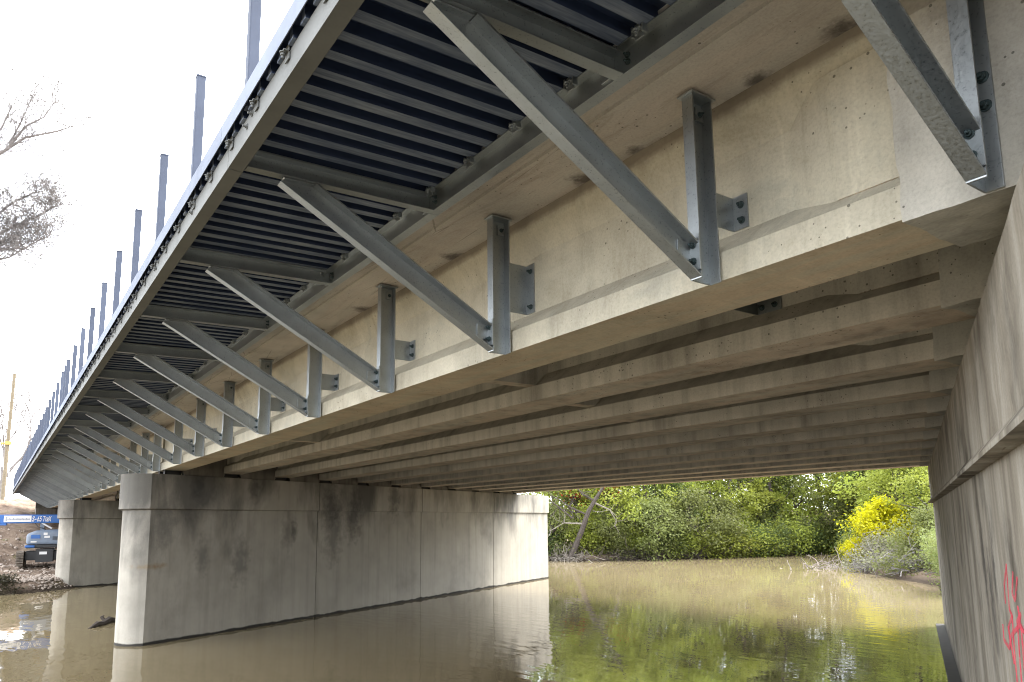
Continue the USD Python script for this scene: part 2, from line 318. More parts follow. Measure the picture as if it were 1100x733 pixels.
M_WATER = mk('river_water', {
    'g': ('geometry', {}),
    'm': ('mapping', {'vector': '@g.position', 'rotation': (0, 0, 0.61), 'scale': (0.75, 2.2, 1.0)}),
    'n': ('noise_texture', {'vector': '@m.vector', 'scale': 1.5, 'detail': 1.5, 'roughness': 0.4}),
    'n2': ('noise_texture', {'vector': '@g.position', 'scale': 0.13, 'detail': 2.0}),
    'k': ('map_range', {'value': '@n2.fac', 'from_min': 0.42, 'from_max': 0.62, 'to_min': 0.25, 'to_max': 1.0, 'clamp': True}),
    'h': ('math', {'math_type': 'multiply', 'value1': '@n.fac', 'value2': '@k.result'}),
    'bp': ('bump', {'height': '@h.value', 'strength': 0.5, 'distance': 0.015}),
    'n3': ('noise_texture', {'vector': '@g.position', 'scale': 0.3, 'detail': 3.0}),
    'c': ('rgb_ramp', {'fac': '@n3.fac', 'ramp': [(0.3, (0.10, 0.08, 0.045)), (0.7, (0.13, 0.104, 0.06))]}),
    'p': ('principled_bsdf', {'base_color': '@c.color', 'roughness': 0.012, 'ior': 1.333, 'normal': '@bp.normal'}),
}, surface='p.BSDF')

M_SOIL = mk('bank_soil', {
    'g': ('geometry', {}),
    'n': ('noise_texture', {'vector': '@g.position', 'scale': 0.8, 'detail': 9.0, 'roughness': 0.68}),
    'c': ('rgb_ramp', {'fac': '@n.fac', 'ramp': [(0.28, (0.065, 0.048, 0.036)), (0.45, (0.17, 0.125, 0.095)), (0.56, (0.25, 0.19, 0.145)), (0.66, (0.14, 0.125, 0.065)), (0.8, (0.34, 0.28, 0.23))]}),
    'n2': ('noise_texture', {'vector': '@g.position', 'scale': 7.0, 'detail': 6.0, 'roughness': 0.7}),
    'bp': ('bump', {'height': '@n2.fac', 'strength': 0.9, 'distance': 0.12}),
    'sz': ('separate_xyz', {'vector': '@g.position'}), 'wm': ('map_range', {'value': '@sz.z', 'from_min': 0.35, 'from_max': 0.1, 'to_min': 0.0, 'to_max': 0.8, 'clamp': True}),
    'wx': ('mix', {'fac': '@wm.result', 'color1': '@c.color', 'color2': (0.03, 0.024, 0.018)}),
    'p': ('principled_bsdf', {'base_color': '@wx.color', 'roughness': 0.95, 'specular_ior_level': 0.1, 'normal': '@bp.normal'}),
}, surface='p.BSDF')
M_ROCK = plain('rubble_stone', (0.30, 0.25, 0.21), 0.9, var=0.4)
M_BARK = plain('bark', (0.06, 0.048, 0.04), 0.9, var=0.4, scale=9.0)
M_PALE = plain('pale_dead_wood', (0.22, 0.195, 0.165), 0.9, var=0.35, scale=9.0)
M_TWIG = plain('grey_twig', (0.15, 0.138, 0.133), 0.9, var=0.3)
M_POLE = plain('pole_wood', (0.15, 0.125, 0.085), 0.85)

def leaf(name, ramp, trans=0.35, hue=0.018):
    return mk(name, {
        'g': ('geometry', {}), 'oi': ('object_info', {}),
        'c': ('rgb_ramp', {'fac': '@g.random_per_island', 'ramp': ramp}),
        'hv': ('map_range', {'value': '@oi.random', 'from_min': 0.0, 'from_max': 1.0, 'to_min': 0.5 - hue, 'to_max': 0.5 + hue * 0.4}),
        'vv': ('map_range', {'value': '@oi.random', 'from_min': 0.0, 'from_max': 1.0, 'to_min': 0.72, 'to_max': 1.28}),
        'h': ('hsv', {'hue': '@hv.result', 'saturation': 1.0, 'value': '@vv.result', 'color': '@c.color'}),
        'd': ('principled_bsdf', {'base_color': '@h.color', 'roughness': 0.55, 'specular_ior_level': 0.3}),
        't': ('translucent_bsdf', {'color': '@h.color'}),
        'x': ('mix_closure', {'fac': trans, 'closure1': '@d.BSDF', 'closure2': '@t.BSDF'})}, surface='x.closure')
L_YG = leaf('leaf_yellow_green', [(0.0, (0.25, 0.29, 0.05)), (0.4, (0.52, 0.54, 0.11)), (0.75, (0.70, 0.67, 0.17)), (1.0, (0.78, 0.71, 0.28))], 0.5)
L_GR = leaf('leaf_green', [(0.0, (0.11, 0.16, 0.05)), (0.5, (0.29, 0.36, 0.10)), (0.85, (0.48, 0.50, 0.15)), (1.0, (0.60, 0.57, 0.23))], 0.5)
L_OL = leaf('leaf_olive', [(0.0, (0.16, 0.19, 0.06)), (0.5, (0.34, 0.37, 0.11)), (0.85, (0.50, 0.48, 0.17)), (1.0, (0.56, 0.49, 0.24))], 0.5)
L_YE = leaf('leaf_yellow', [(0.0, (0.45, 0.43, 0.01)), (0.5, (0.72, 0.69, 0.015)), (1.0, (0.85, 0.82, 0.04))], 0.5, 0.0)
L_RE = leaf('leaf_red', [(0.0, (0.5, 0.05, 0.03)), (0.6, (0.6, 0.16, 0.09)), (1.0, (0.65, 0.35, 0.15))], 0.5, 0.0)
L_PA = leaf('leaf_pale', [(0.0, (0.16, 0.16, 0.10)), (0.5, (0.30, 0.29, 0.2)), (1.0, (0.45, 0.43, 0.33))])

L_DRY = leaf('leaf_dry', [(0.0, (0.05, 0.045, 0.025)), (0.6, (0.12, 0.11, 0.05)), (1.0, (0.24, 0.2, 0.11))], 0.3)

# ------------------------------------------------------------------ water and land
river = Polygon([(-13.6, 28.6), (-17.5, 36), (-21, 38.7), (-24.7, 42), (-29.5, 51), (-33.6, 58.5), (-36.5, 62.5), (-39.3, 62), (-39.6, 56.9), (-41, 51.5), (-43, 45.8),
                 (-44.9, 40.2), (-47, 38.0), (-50, 36.5), (-60, 45), (-78, 60), (-86, 60), (-64, 36), (-56.2, 20), (-49.2, 6.0), (-45.6, 3.6), (-44.5, 2.4), (-43.8, 0.9), (-42.2, -3.2), (-38.5, -8),
                 (-22, -42), (-15, -60), (30, -60), (21.3, -40), tuple(pb(0.9, 0)), tuple(pb(0.9, 26.2))])
river_edge = river.boundary
def axis(segs):
    out = []
    for a, b, s in segs: out += list(np.arange(a, b, s))
    return np.array(out + [segs[-1][1]])
gx = axis([(-600, -160, 40), (-160, -80, 4), (-80, -62, 0.8), (-62, -42, 0.3), (-42, 0, 0.9), (0, 60, 4), (60, 600, 45)])
gy = axis([(-600, -60, 40), (-60, -8, 3), (-8, 6, 0.3), (6, 36, 1.2), (36, 68, 0.7), (68, 120, 3), (120, 640, 40)])
GX, GY = np.meshgrid(gx, gy, indexing='ij')
def ground_h(x, y, detail=True):
    x = np.asarray(x, float); y = np.asarray(y, float)
    pts = shapely.points(x, y)
    dist = shapely.distance(pts, river_edge); ins = shapely.contains_xy(river, x, y)
    p3 = np.stack([x, y, np.zeros_like(x)], -1)
    nz = meshkit.fbm(p3 * 0.55, 4, 3) - 0.5
    dn = x * NB[0] + y * NB[1]
    left = dn < -30
    hl = 0.55 * np.clip(dist / 0.7, 0, 1) + 0.035 * np.clip(dist - 0.7, 0, 9.5) + 0.30 * np.clip(dist - 10.5, 0, 15.5)
    hr = 0.45 * np.clip(dist / 0.9, 0, 1) + 0.13 * np.clip(dist - 0.9, 0, 28)
    far = y > 25
    h = np.where(left & ~far, hl, hr) + nz * (0.25 + 0.5 * np.clip((dist - 3) / 6, 0, 1)) * np.clip(dist / 0.5, 0, 1)
    deep = -np.clip(dist * 0.5, 0, 1.6) - 0.02
    under = (dn > -4) & (dn < 9) & (y < 27)                       # the fill behind the abutment stays below the slab
    h = np.where(under & ~ins, np.minimum(h, 4.0), h)
    return np.where(ins, deep, h)
H = ground_h(GX, GY)
nx, ny = GX.shape
idx = np.arange(nx * ny).reshape(nx, ny)
gq = np.stack([idx[:-1, :-1], idx[1:, :-1], idx[1:, 1:], idx[:-1, 1:]], -1).reshape(-1, 4)
tag(obj('ground', (np.stack([GX, GY, H], -1).reshape(-1, 3), gq), M_SOIL, smooth=True), kind='structure')
wx = axis([(-130, 70, 10)]); wy = axis([(-75, 75, 10)])
WX, WY = np.meshgrid(wx, wy, indexing='ij'); wi = np.arange(WX.size).reshape(WX.shape)
tag(obj('water', (np.stack([WX, WY, 0 * WX], -1).reshape(-1, 3), np.stack([wi[:-1, :-1], wi[1:, :-1], wi[1:, 1:], wi[:-1, 1:]], -1).reshape(-1, 4)), M_WATER), kind='structure')

# ------------------------------------------------------------------ piers and abutment
def pier_outline(dc, w, a0, a1, rr=1.28):
    R_ = w * rr; off = math.sqrt(R_ * R_ - w * w); t = math.asin(w / R_)
    near = [(dc + R_ * math.sin(s), a0 + off - R_ * math.cos(s)) for s in np.linspace(-t, t, 15)]
    far = [(dc + R_ * math.sin(s), a1 - off + R_ * math.cos(s)) for s in np.linspace(t, -t, 15)]
    return near + far
def man(mesh):
    return m3.Manifold(m3.Mesh(np.asarray(mesh.vertices, np.float32), np.asarray(mesh.faces, np.uint32)))
def pier(dc, a0, a1, ztop, zcap, label, joints):
    t = thing('bridge_pier', label, 'bridge pier', (0, 0, 0))
    cutters = [bprism([(dc - 2, a - 0.012), (dc + 2, a - 0.012), (dc + 2, a + 0.012), (dc - 2, a + 0.012)], -3, 8) - 0 if False else
               bprism([(dc + s * 0.50, a - 0.02), (dc + s * 0.50, a + 0.02), (dc + s * 1.2, a + 0.02), (dc + s * 1.2, a - 0.02)][::(1 if s > 0 else -1)], -3, 8) for a in joints for s in (-1, 1)]
    def cut(mesh, depth):
        m = man(mesh)
        for c in cutters: m = m - man(c)
        return m
    lo = pier_outline(dc, 0.58, a0, a1); hi = pier_outline(dc, 0.65, a0 - 0.07, a1 + 0.07)
    obj('shaft', cut(bprism(lo, -2.2, zcap), 0.03), M_PIER, t, smooth=30)
    # cap with a small chamfer below
    mid = pier_outline(dc, 0.60, a0 - 0.02, a1 + 0.02)
    capm = bprism(hi, zcap + 0.035, ztop)
    n_ = len(hi); V = [(*pb(*p), zcap) for p in mid] + [(*pb(*p), zcap + 0.0345) for p in hi]
    capm = cat_([capm, hull(V)])
    obj('cap', man(hull([(*pb(*p), z) for p in hi for z in (zcap + 0.035, ztop)] + [(*pb(*p), zcap + 0.002) for p in mid])) if not joints else cut(hull([(*pb(*p), z) for p in hi for z in (zcap + 0.035, ztop)] + [(*pb(*p), zcap + 0.002) for p in mid]), 0), M_PIER, t, smooth=30)
    return t
PIER1, PIER2 = -19.02, -39.96
ZP, ZCAP = Z(1.44), Z(0.445)
pier1 = pier(PIER1, 13.42, 38.75, ZP, ZCAP, 'nearest concrete wall pier with rounded nose and dark run-off stains, standing in the river', (19.97, 26.25, 32.45))
pier2 = pier(PIER2, 24.1, 49.3, ZP, ZCAP, 'farther concrete pier at the left bank, half hidden behind the nearer pier', (30.5, 36.8, 43.0))

ab = thing('bridge_abutment', 'streaked concrete abutment wall at the right edge with red scrawl low on it', 'abutment', (0, 0, 0))
A0, A1 = -7.0, 25.55
obj('lower_wall', bprism([(0.575, A0), (3.0, A0), (3.0, A1 + 0.1), (0.575, A1 + 0.1)], -2.0, Z(0.40)), M_ABUT, ab)
def roughen(m, size, amp, sc):
    m = m.subdivide_to_size(size); m.vertices = m.vertices + (meshkit.fbm(m.vertices * sc, 4, 9)[:, None] - 0.5) * amp * np.array([NB[0], NB[1], 1.0]); return m
obj('upper_wall', roughen(hull([(*pb(d, a), z) for a in (A0, A1) for d, z in ((0.525, Z(0.402)), (0.525, Z(1.44)), (1.75, Z(1.44)), (1.75, Z(0.402)))]), 0.16, 0.03, 3.0), M_ABUT, ab)
obj('ledge', roughen(hull([(*pb(d, a), z) for a in (A0, A1 + 0.02) for d, z in ((0.448, Z(0.40)), (0.448, Z(0.435)), (0.54, Z(0.555)), (0.62, Z(0.555)), (0.62, Z(0.40)))]), 0.11, 0.035, 4.0), M_ABUT, ab)
obj('back_wall', bprism([(1.752, A0), (3.0, A0), (3.0, A1), (1.752, A1)], Z(0.402), Z(2.86)), M_ABUT, ab)
obj('footing', bprism([(0.354, A0), (0.573, A0), (0.573, A1 + 0.35), (0.354, A1 + 0.35)], -1.0, 0.035), M_DARK, ab)
def on_wall(pts, d, w, depth=0.003):
    """a painted stroke on the abutment face: (a, z) points"""
    ln = LineString(pts).buffer(w / 2, cap_style=1, resolution=3)
    pl = [ln] if ln.geom_type == 'Polygon' else list(ln.geoms)
    # u along B, v up; u x v = B x z points towards +d, so start outside and go in
    return cat_([ext(p, (*pb(d - depth, 0), 0), (BB[0], BB[1], 0), (0, 0, 1), depth) for p in pl])
strokes = [[(6.54, 2.81), (6.84, 2.65), (6.9, 2.52)], [(6.54, 2.81), (6.58, 2.69), (6.66, 2.49), (6.5, 2.46), (6.85, 2.34), (6.88, 2.21)], [(6.16, 2.78), (6.34, 2.63), (6.21, 2.6)],
           [(5.94, 2.76), (6.15, 2.62)], [(7.3, 2.29), (7.33, 2.18), (6.95, 2.17), (6.68, 2.3), (6.12, 2.44), (5.97, 2.53), (6.22, 2.45), (5.95, 2.43)], [(6.07, 2.56), (6.04, 2.46), (5.9, 2.43)],
           [(6.5, 2.46), (6.6, 2.2), (6.65, 1.95)], [(6.2, 2.44), (6.3, 2.2), (6.35, 2.02)], [(6.0, 2.44), (6.1, 2.1)], [(6.85, 2.34), (6.7, 2.1)]]
graf = cat_([on_wall(s, 0.575, 0.032 if i < 6 else 0.014, 0.003 + 0.0006 * i) for i, s in enumerate(strokes)])
obj('red_graffiti', graf, M_RED, ab)

# ------------------------------------------------------------------ girders, slab, diaphragms
YG, ZG, ZS = 3.87, Z(1.568), Z(2.87)
GW, GSP, NG = 0.62, 1.855, 11
def girder_section():
    b, w, t = GW, 0.20, 0.42
    zb, zs = 0.0, ZS - ZG
    p = [(0, 0), (b, 0), (b, 0.194), (b / 2 + w / 2, 0.385), (b / 2 + w / 2, 0.93), (b / 2 + t / 2, 1.20), (b / 2 + t / 2, zs + 0.03),
         (b / 2 - t / 2, zs + 0.03), (b / 2 - t / 2, 1.20), (b / 2 - w / 2, 0.93), (b / 2 - w / 2, 0.385), (0, 0.194)]
    return Polygon(p)
def shear(m, y0=0.0):
    m.vertices[:, 0] -= SK * (m.vertices[:, 1] - y0); return m
def yz_prism(poly, x0, x1):
    """(y,z) polygon extruded along +x"""
    return ext(poly, (x0, 0, 0), (0, 1, 0), (0, 0, 1), x1 - x0)
def thick_end(x0, x1, taper):
    """web thickening at a girder end, x0 = tapered tip"""
    out = []
    for s in (-1, 1):
        y_in = GW / 2 + s * 0.09; y_out = GW / 2 + s * 0.215
        zl, zh = 0.288, 1.10
        v = [(x0, y_in, zl - 0.01), (x0, y_in, zh + .05), (x0 + taper, y_out, zl), (x0 + taper, y_out, zh), (x1, y_out, zl), (x1, y_out, zh), (x1, y_in, zl - .01), (x1, y_in, zh + .05), (x0 + taper, y_in, zl - .01), (x0 + taper, y_in, zh + .05)]
        out.append(hull(v))
    return out
def make_girder(name, x0, x1, mat, label, group, jacket):
    t = thing(name, label, 'bridge girder', (0, YG, ZG), group=group)
    parts = [yz_prism(girder_section(), x0, x1)] + thick_end(x1 - 2.05, x1 - 0.02, 0.33)
    m = thick_end(-x0 - 2.05, -x0 - 0.02, 0.33)
    for k in m:
        k.vertices[:, 0] *= -1; k.invert(); parts.append(k)
    obj('beam', shear(cat_(parts)), mat, t)
    if jacket is not None:
        j = yz_prism(Polygon([(-0.018, -0.022), (GW + 0.018, -0.022), (GW + 0.018, 1.10), (GW / 2 + .23, 1.296), (GW / 2 - .23, 1.296), (-0.018, 1.10)]), jacket, x1 + 0.012)
        v = j.vertices; far_ = v[:, 0] > x1 - 0.2
        v[far_, 0] -= SK * v[far_, 1]
        j = j.subdivide_to_size(0.07); p_ = j.vertices + np.array([0, len(used), 0])
        j.vertices = j.vertices + (meshkit.fbm(p_ * 5.0, 4, 5)[:, None] - 0.5) * np.array([0.03, 0.022, 0.035]) * np.clip((j.vertices[:, 2:3] < 1.0) + 0.3, 0, 1)
        obj('repaired_end', j, M_JACK, t)
    return t
gl = lambda i: f'{ordw(i + 1)} tan concrete girder counted from the walkway side, in the near span'
X1 = (1.30 - NB[1] * YG) / NB[0]                       # girder end on the abutment
XP1 = (PIER1 - NB[1] * YG) / NB[0]; XP2 = (PIER2 - NB[1] * YG) / NB[0]
SP1 = 'girders of the near span'
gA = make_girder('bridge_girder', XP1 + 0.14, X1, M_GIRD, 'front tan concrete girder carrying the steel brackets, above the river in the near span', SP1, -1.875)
gB = make_girder('bridge_girder', XP1 + 0.14, X1, M_GIRD2, gl(1), SP1, -1.6)
# girders step back along the skew
def move(prim, loc): UsdGeom.Xformable(prim).GetOrderedXformOps()[0].Set(Gf.Vec3d(*map(float, loc)))
XS = [-SK * GSP * k for k in range(NG)]
move(gB, (XS[1], YG + GSP, ZG))
for k in range(2, NG):
    jog = (0.1, -0.15, 0.05, -0.1)[k % 4] if False else 0
    dup(gB, gl(k), (XS[k], YG + GSP * k, ZG - 0.006 * k))
SP2 = 'girders of the second span'
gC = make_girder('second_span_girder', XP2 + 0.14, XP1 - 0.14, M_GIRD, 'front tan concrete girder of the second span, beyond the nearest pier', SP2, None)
for k in range(1, 6): dup(gC, f'{ordw(k + 1)} concrete girder from the walkway side in the second span', (XS[k], YG + GSP * k, ZG - 0.006 * k))
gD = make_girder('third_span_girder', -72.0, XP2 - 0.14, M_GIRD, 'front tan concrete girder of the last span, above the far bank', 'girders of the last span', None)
for k in range(1, 4): dup(gD, f'{ordw(k + 1)} concrete girder from the walkway side in the last span', (XS[k], YG + GSP * k, ZG))

slab = thing('bridge_deck', 'concrete deck slab over the girders, its stained underside overhanging towards the walkway', 'bridge deck', (0, 0, 0))
sec = Polygon([(3.045, ZS), (3.335, ZS), (3.342, ZS + 0.02), (3.372, ZS + 0.02), (3.38, ZS), (24.0, ZS), (24.0, ZS + 0.23), (3.045, ZS + 0.23)])
xj = (PIER1 - NB[1] * 3.05) / NB[0]; xj2 = (PIER2 - NB[1] * 3.05) / NB[0]
for a, b in ((xj + 0.015, 4.0), (xj2 + 0.015, xj - 0.015), (-72.6, xj2 - 0.015)):
    obj('slab_span', shear(yz_prism(sec, a, b), 3.05), M_SLAB, slab)
kerb = shear(yz_prism(Polygon([(3.3, ZS + 0.232), (3.75, ZS + 0.232), (3.68, ZS + 0.62), (3.36, ZS + 0.62)]), -72.6, 4.0), 3.05)
obj('kerb', kerb, M_SLAB, slab)

def diaph(x, k, th=0.2, zlo=0.2, skew=False, drop=0.0):
    """cross wall between girder k and k+1"""
    y0 = YG + GSP * k + GW / 2 + 0.098; y1 = YG + GSP * (k + 1) + GW / 2 - 0.098
    p = [(y0, 0.39), (y0 + 0.21, zlo), (y1 - 0.21, zlo), (y1, 0.39), (y1, 1.29), (y0, 1.29)]
    m = yz_prism(Polygon(p), x - th / 2, x + th / 2)
    if skew: shear(m, (y0 + y1) / 2)
    m.apply_translation((0, 0, ZG)); return m
gd = 'cross diaphragms between the girders'
for j, (xa, nm) in enumerate(((-7.75, 'right'), (-15.65, 'left'))):
    for k in range(NG - 1):
        tag(obj('cross_diaphragm', diaph(xa - SK * GSP * k, k), M_GIRD2), f'{ordw(k + 1)} concrete cross wall from the walkway side in the {nm} row between girders', 'diaphragm', gd)
for k in range(NG - 1):
    yc = YG + GSP * (k + .5) + GW / 2
    tag(obj('end_diaphragm', diaph((0.95 - NB[1] * yc) / NB[0], k, 0.3, 0.06, True), M_JACK), f'{ordw(k + 1)} end wall between girders beside the abutment, counted from the walkway', 'diaphragm', 'end diaphragms at the abutment')
for k in range(NG - 1):
    yc = YG + GSP * (k + .5) + GW / 2
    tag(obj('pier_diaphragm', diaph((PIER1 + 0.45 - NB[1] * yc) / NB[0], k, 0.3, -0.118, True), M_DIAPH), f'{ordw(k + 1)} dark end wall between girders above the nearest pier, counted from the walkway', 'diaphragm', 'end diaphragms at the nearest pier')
# bearings on the piers and abutment belong to what carries them
for root, dd in ((pier1, PIER1), (pier2, PIER2)):
    for k in range(NG if root is pier1 else 4):
        for s in (-0.36, 0.36):
            yc = YG + GSP * k + GW / 2; xc = (dd + s - NB[1] * yc) / NB[0]
            obj('bearing_pad', shear(box(xc - 0.13, xc + 0.13, yc - 0.24, yc + 0.24, ZP, ZG - 0.004 - 0.006 * k), yc), M_RUB, root)
for k in range(NG):
    yc = YG + GSP * k + GW / 2; xc = (1.02 - NB[1] * yc) / NB[0]
    obj('bearing_pad', shear(box(xc - 0.16, xc + 0.16, yc - 0.24, yc + 0.24, Z(1.442), ZG - 0.026 - 0.006 * k), yc), M_RUB, ab)

# ------------------------------------------------------------------ walkway brackets
XW = -3.159                                              # web plane of bracket 1
SLOPE = 0.022
def beam_channel():
    """floor beam in (y,z): web at x=0, flanges towards +x"""
    y0, y1 = 1.300, 3.026; zb = lambda y: Z(2.716 + (y - 1.404) * SLOPE); zt = lambda y: zb(y) + 0.156
    out = [yz_prism(Polygon([(y0, zb(y0)), (y1, zb(y1)), (y1, zt(y1)), (y0, zt(y0))]), 0, 0.009)]
    y0f = 1.41
    out.append(yz_prism(Polygon([(y0f, zb(y0f)), (y1, zb(y1)), (y1, zb(y1) + 0.011), (y0f, zb(y0f) + 0.011)]), 0.0092, 0.088))
    out.append(yz_prism(Polygon([(y0f, zt(y0f) - 0.011), (y1, zt(y1) - 0.011), (y1, zt(y1)), (y0f, zt(y0f))]), 0.0092, 0.088))
    return cat_(out)
def diagonal():
    L0 = np.array([1.665, Z(2.662)]); L1 = np.array([3.648, Z(1.558)])
    e = (L1 - L0) / np.linalg.norm(L1 - L0); n = np.array([-e[1], e[0]]); n = n if n[1] > 0 else -n
    D, tf = 0.20, 0.012
    ztop = lambda y: Z(2.716 + (y - 1.404) * SLOPE) - 0.002
    up = lambda y: L0[1] + n[1] * D + (y - L0[0] - n[0] * D) * e[1] / e[0]
    # where the upper edge meets the beam
    ys = np.linspace(1.6, 2.6, 2001); yu = ys[np.argmin(np.abs([up(y) - ztop(y) for y in ys]))]
    s = (ztop(L0[0]) - L0[1]) / n[1]; A = L0 + n * s * 0.98
    web = Polygon([tuple(L0), tuple(L1), (L1[0], up(L1[0])), (yu, ztop(yu)), tuple(A)])
    out = [yz_prism(web, 0, 0.010)]
    low = Polygon([tuple(L0), tuple(L1), (L1[0], L1[1] + tf / n[1]), tuple(L0 + n * tf)])
    out.append(yz_prism(low, 0.0102, 0.091))
    U1 = np.array([L1[0], up(L1[0])]); U0 = np.array([yu, ztop(yu)])
    hi = Polygon([tuple(U0), tuple(U1), (U1[0], U1[1] - tf / n[1]), (yu - 0.012, ztop(yu) - 0.012)])
    out.append(yz_prism(hi, 0.0102, 0.091))
    topf = Polygon([tuple(A), (yu, ztop(yu)), (yu - .02, ztop(yu) - 0.01), (A[0] + 0.01, A[1] - 0.01)])
    out.append(yz_prism(topf, 0.0102, 0.06))
    return cat_(out)
def hanger(ztop=2.838):
    z0, z1 = Z(1.549), Z(ztop)
    return cat_([box(0, 0.010, 3.65, 3.845, z0, z1), box(0.0102, 0.091, 3.65, 3.661, z0, z1), box(0.0102, 0.091, 3.834, 3.845, z0, z1)])
def make_bracket(label, stub, tall=False):
    t = thing('walkway_bracket', label, 'steel bracket', (XW, 0, 0), group='galvanised brackets under the walkway')
    obj('floor_beam', beam_channel(), M_GALV, t)
    obj('diagonal_brace', diagonal(), M_GALV, t)
    obj('hanger', hanger(), M_GALV, t)
    obj('hanger_cap', box(-0.022, 0.11, 3.628, 3.866, Z(2.839), Z(2.851)), M_GALV, t)
    c = obj('connection_plate', cat_([box(0.0115, 0.098, 3.637, 3.6485, Z(1.60), Z(1.845)), box(0.0115, 0.022, 3.52, 3.6365, Z(1.66), Z(1.80))]), M_GALV, t)
    for z in (1.665, 1.775): obj('bolt', bolt_mesh((0.045, 3.6365, Z(z)), (0, -1, 0), 0.017, 0.016), M_BOLT, c)
    if stub:
        za, zb = (1.965, 2.205) if not tall else (1.96, 2.44)
        s = obj('stub_angle', cat_([box(0.036, 0.047, 3.8455, 4.079, Z(za), Z(zb)), box(0.0472, 0.165, 4.068, 4.079, Z(za), Z(zb))]), M_GALV, t)
        for z in ((za + 0.06, zb - 0.07)): obj('bolt', bolt_mesh((0.115, 4.0675, Z(z)), (0, -1, 0), 0.018, 0.018), M_BOLT, s)
        obj('clip_plate', box(0.0105, 0.03, 3.75, 3.83, Z(2.70), Z(2.80)), M_GALV, t)
        obj('bolt', bolt_mesh((0.0305, 3.79, Z(2.75)), (1, 0, 0), 0.014, 0.012), M_BOLT, t)
    else:
        for z in (1.98, 2.13, 2.62): obj('bolt', bolt_mesh((0.052, 3.8335, Z(z)), (0, -1, 0), 0.021, 0.02), M_BOLT, t)
    return t
def blabel(i): return f'{ordw(i)} galvanised walkway bracket counted from the abutment'
b1 = make_bracket(blabel(2), True)
b2 = make_bracket(blabel(3) + ', with tall stub plate', True, True); move(b2, (XW - 2.44, 0, 0))
b0 = make_bracket(blabel(1) + ' at the frame edge', False); move(b0, (XW + 1.69, 0, 0))
# the first bracket hangs clear of the jacketed girder end
xs = [XW - 2.44 * k for k in range(2, 8)] + [-23.15, -25.25] + [-25.25 - 2.44 * k for k in range(1, 9)] + [-46.6, -48.9] + [-48.9 - 2.44 * k for k in range(1, 10)]
for i, x in enumerate(xs): dup(b1, blabel(i + 4), (x, 0, 0))
beam_x = sorted([XW + 1.69, XW, XW - 2.44] + xs)

# ------------------------------------------------------------------ edge beam, ledger, deck, toe plate
XE0, XE1 = -73.0, 2.2
seams = [2.2, -0.6, -5.6, -10.5, -15.4, -20.3, -23.35, -28, -33, -38, -43, -47.8, -53, -58, -63, -68, -73.0]
eb = thing('edge_beam', 'long galvanised channel along the outer edge of the walkway', 'steel beam', (0, 0, 0))
lb = thing('ledger_beam', 'galvanised ledger channel bolted along the concrete slab edge', 'steel beam', (0, 0, 0))
tp = thing('toe_plate', 'thin pale steel toe plate along the walkway edge below the posts', 'toe plate', (0, 0, 0))
for b_, a_ in zip(seams[:-1], seams[1:]):
    x0, x1 = a_ + 0.004, b_ - 0.004
    obj('channel', cat_([box(x0, x1, 1.285, 1.296, Z(2.70), Z(2.872)), box(x0, x1, 1.2962, 1.396, Z(2.70), Z(2.712)), box(x0, x1, 1.2962, 1.396, Z(2.861), Z(2.872))]), M_EDGE, eb)
    obj('channel', cat_([box(x0, x1, 3.028, 3.038, Z(2.752), Z(2.908)), box(x0, x1, 3.0382, 3.118, Z(2.752), Z(2.764)), box(x0, x1, 2.965, 3.0278, Z(2.899), Z(2.908))]), M_GALV, lb)
    obj('plate', box(x0, x1, 1.226, 1.232, Z(2.888), Z(3.032)), M_TRIM, tp)
for x in beam_x:
    obj('splice_angle', box(x - 0.11, x - 0.002, 3.016, 3.0275, Z(2.78), Z(2.885)), M_GALV, lb)
    for z in (2.81, 2.855): obj('bolt', bolt_mesh((x + 0.13, 3.0275, Z(z)), (0, -1, 0), 0.014, 0.012), M_BOLT, lb)
deck = thing('walkway_deck', 'dark underside of the walkway deck, grey cross ribs with navy gaps between them', 'walkway deck', (0, 0, 0))
zr = lambda y: Z(2.8735 + (y - 1.285) * SLOPE)
def sloped(x0, x1, y0, y1, dz0, dz1):
    return yz_prism(Polygon([(y0, zr(y0) + dz0), (y1, zr(y1) + dz0), (y1, zr(y1) + dz1), (y0, zr(y0) + dz1)]), x0, x1)
ribx = [-4.512 + 0.2155 * k for k in range(31, -320, -1)]
ribx = [x for x in ribx if x > -72.8]
def rib_mesh(x, j):
    w = 0.047 + 0.004 * ((j * 37) % 7 - 3) / 3
    return cat_([sloped(x - w, x + w, 1.262, 3.024, 0.0, 0.022), sloped(x - w * 0.55, x + w * 0.55, 1.264, 3.02, 0.0222, 0.098)])
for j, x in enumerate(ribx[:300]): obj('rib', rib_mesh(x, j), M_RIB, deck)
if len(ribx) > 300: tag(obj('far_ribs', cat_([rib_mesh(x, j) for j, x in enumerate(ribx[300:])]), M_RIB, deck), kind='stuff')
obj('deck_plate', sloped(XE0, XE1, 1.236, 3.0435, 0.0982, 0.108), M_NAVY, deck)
def clip(x, y, s):
    """saddle clip over the channel's lip with a bolt; s = side it faces"""
    zt = zr(y)
    m = cat_([box(x - 0.035, x + 0.035, y - 0.004, y + 0.004, zt - 0.07, zt + 0.03), box(x - 0.035, x + 0.035, y + s * 0.004 - 0.03, y + s * 0.004 + 0.03, zt - 0.022, zt - 0.0145),
              bolt_mesh((x, y + s * 0.03, zt - 0.022), (0, 0, -1), 0.014, 0.016), ] + ([] if y < 2 else [box(x - 0.05, x - 0.036, y - 0.02, y + 0.02, zt - 0.05, zt + 0.02), box(x + 0.036, x + 0.05, y - 0.02, y + 0.02, zt - 0.05, zt + 0.02)]))
    return m
for k in range(34):
    x = -1.595 - 0.6465 * k
    obj('clip', clip(x, 1.276, -1), M_EDGE, deck); obj('clip', clip(x + 0.03, 2.957, -1), M_GALV, deck)
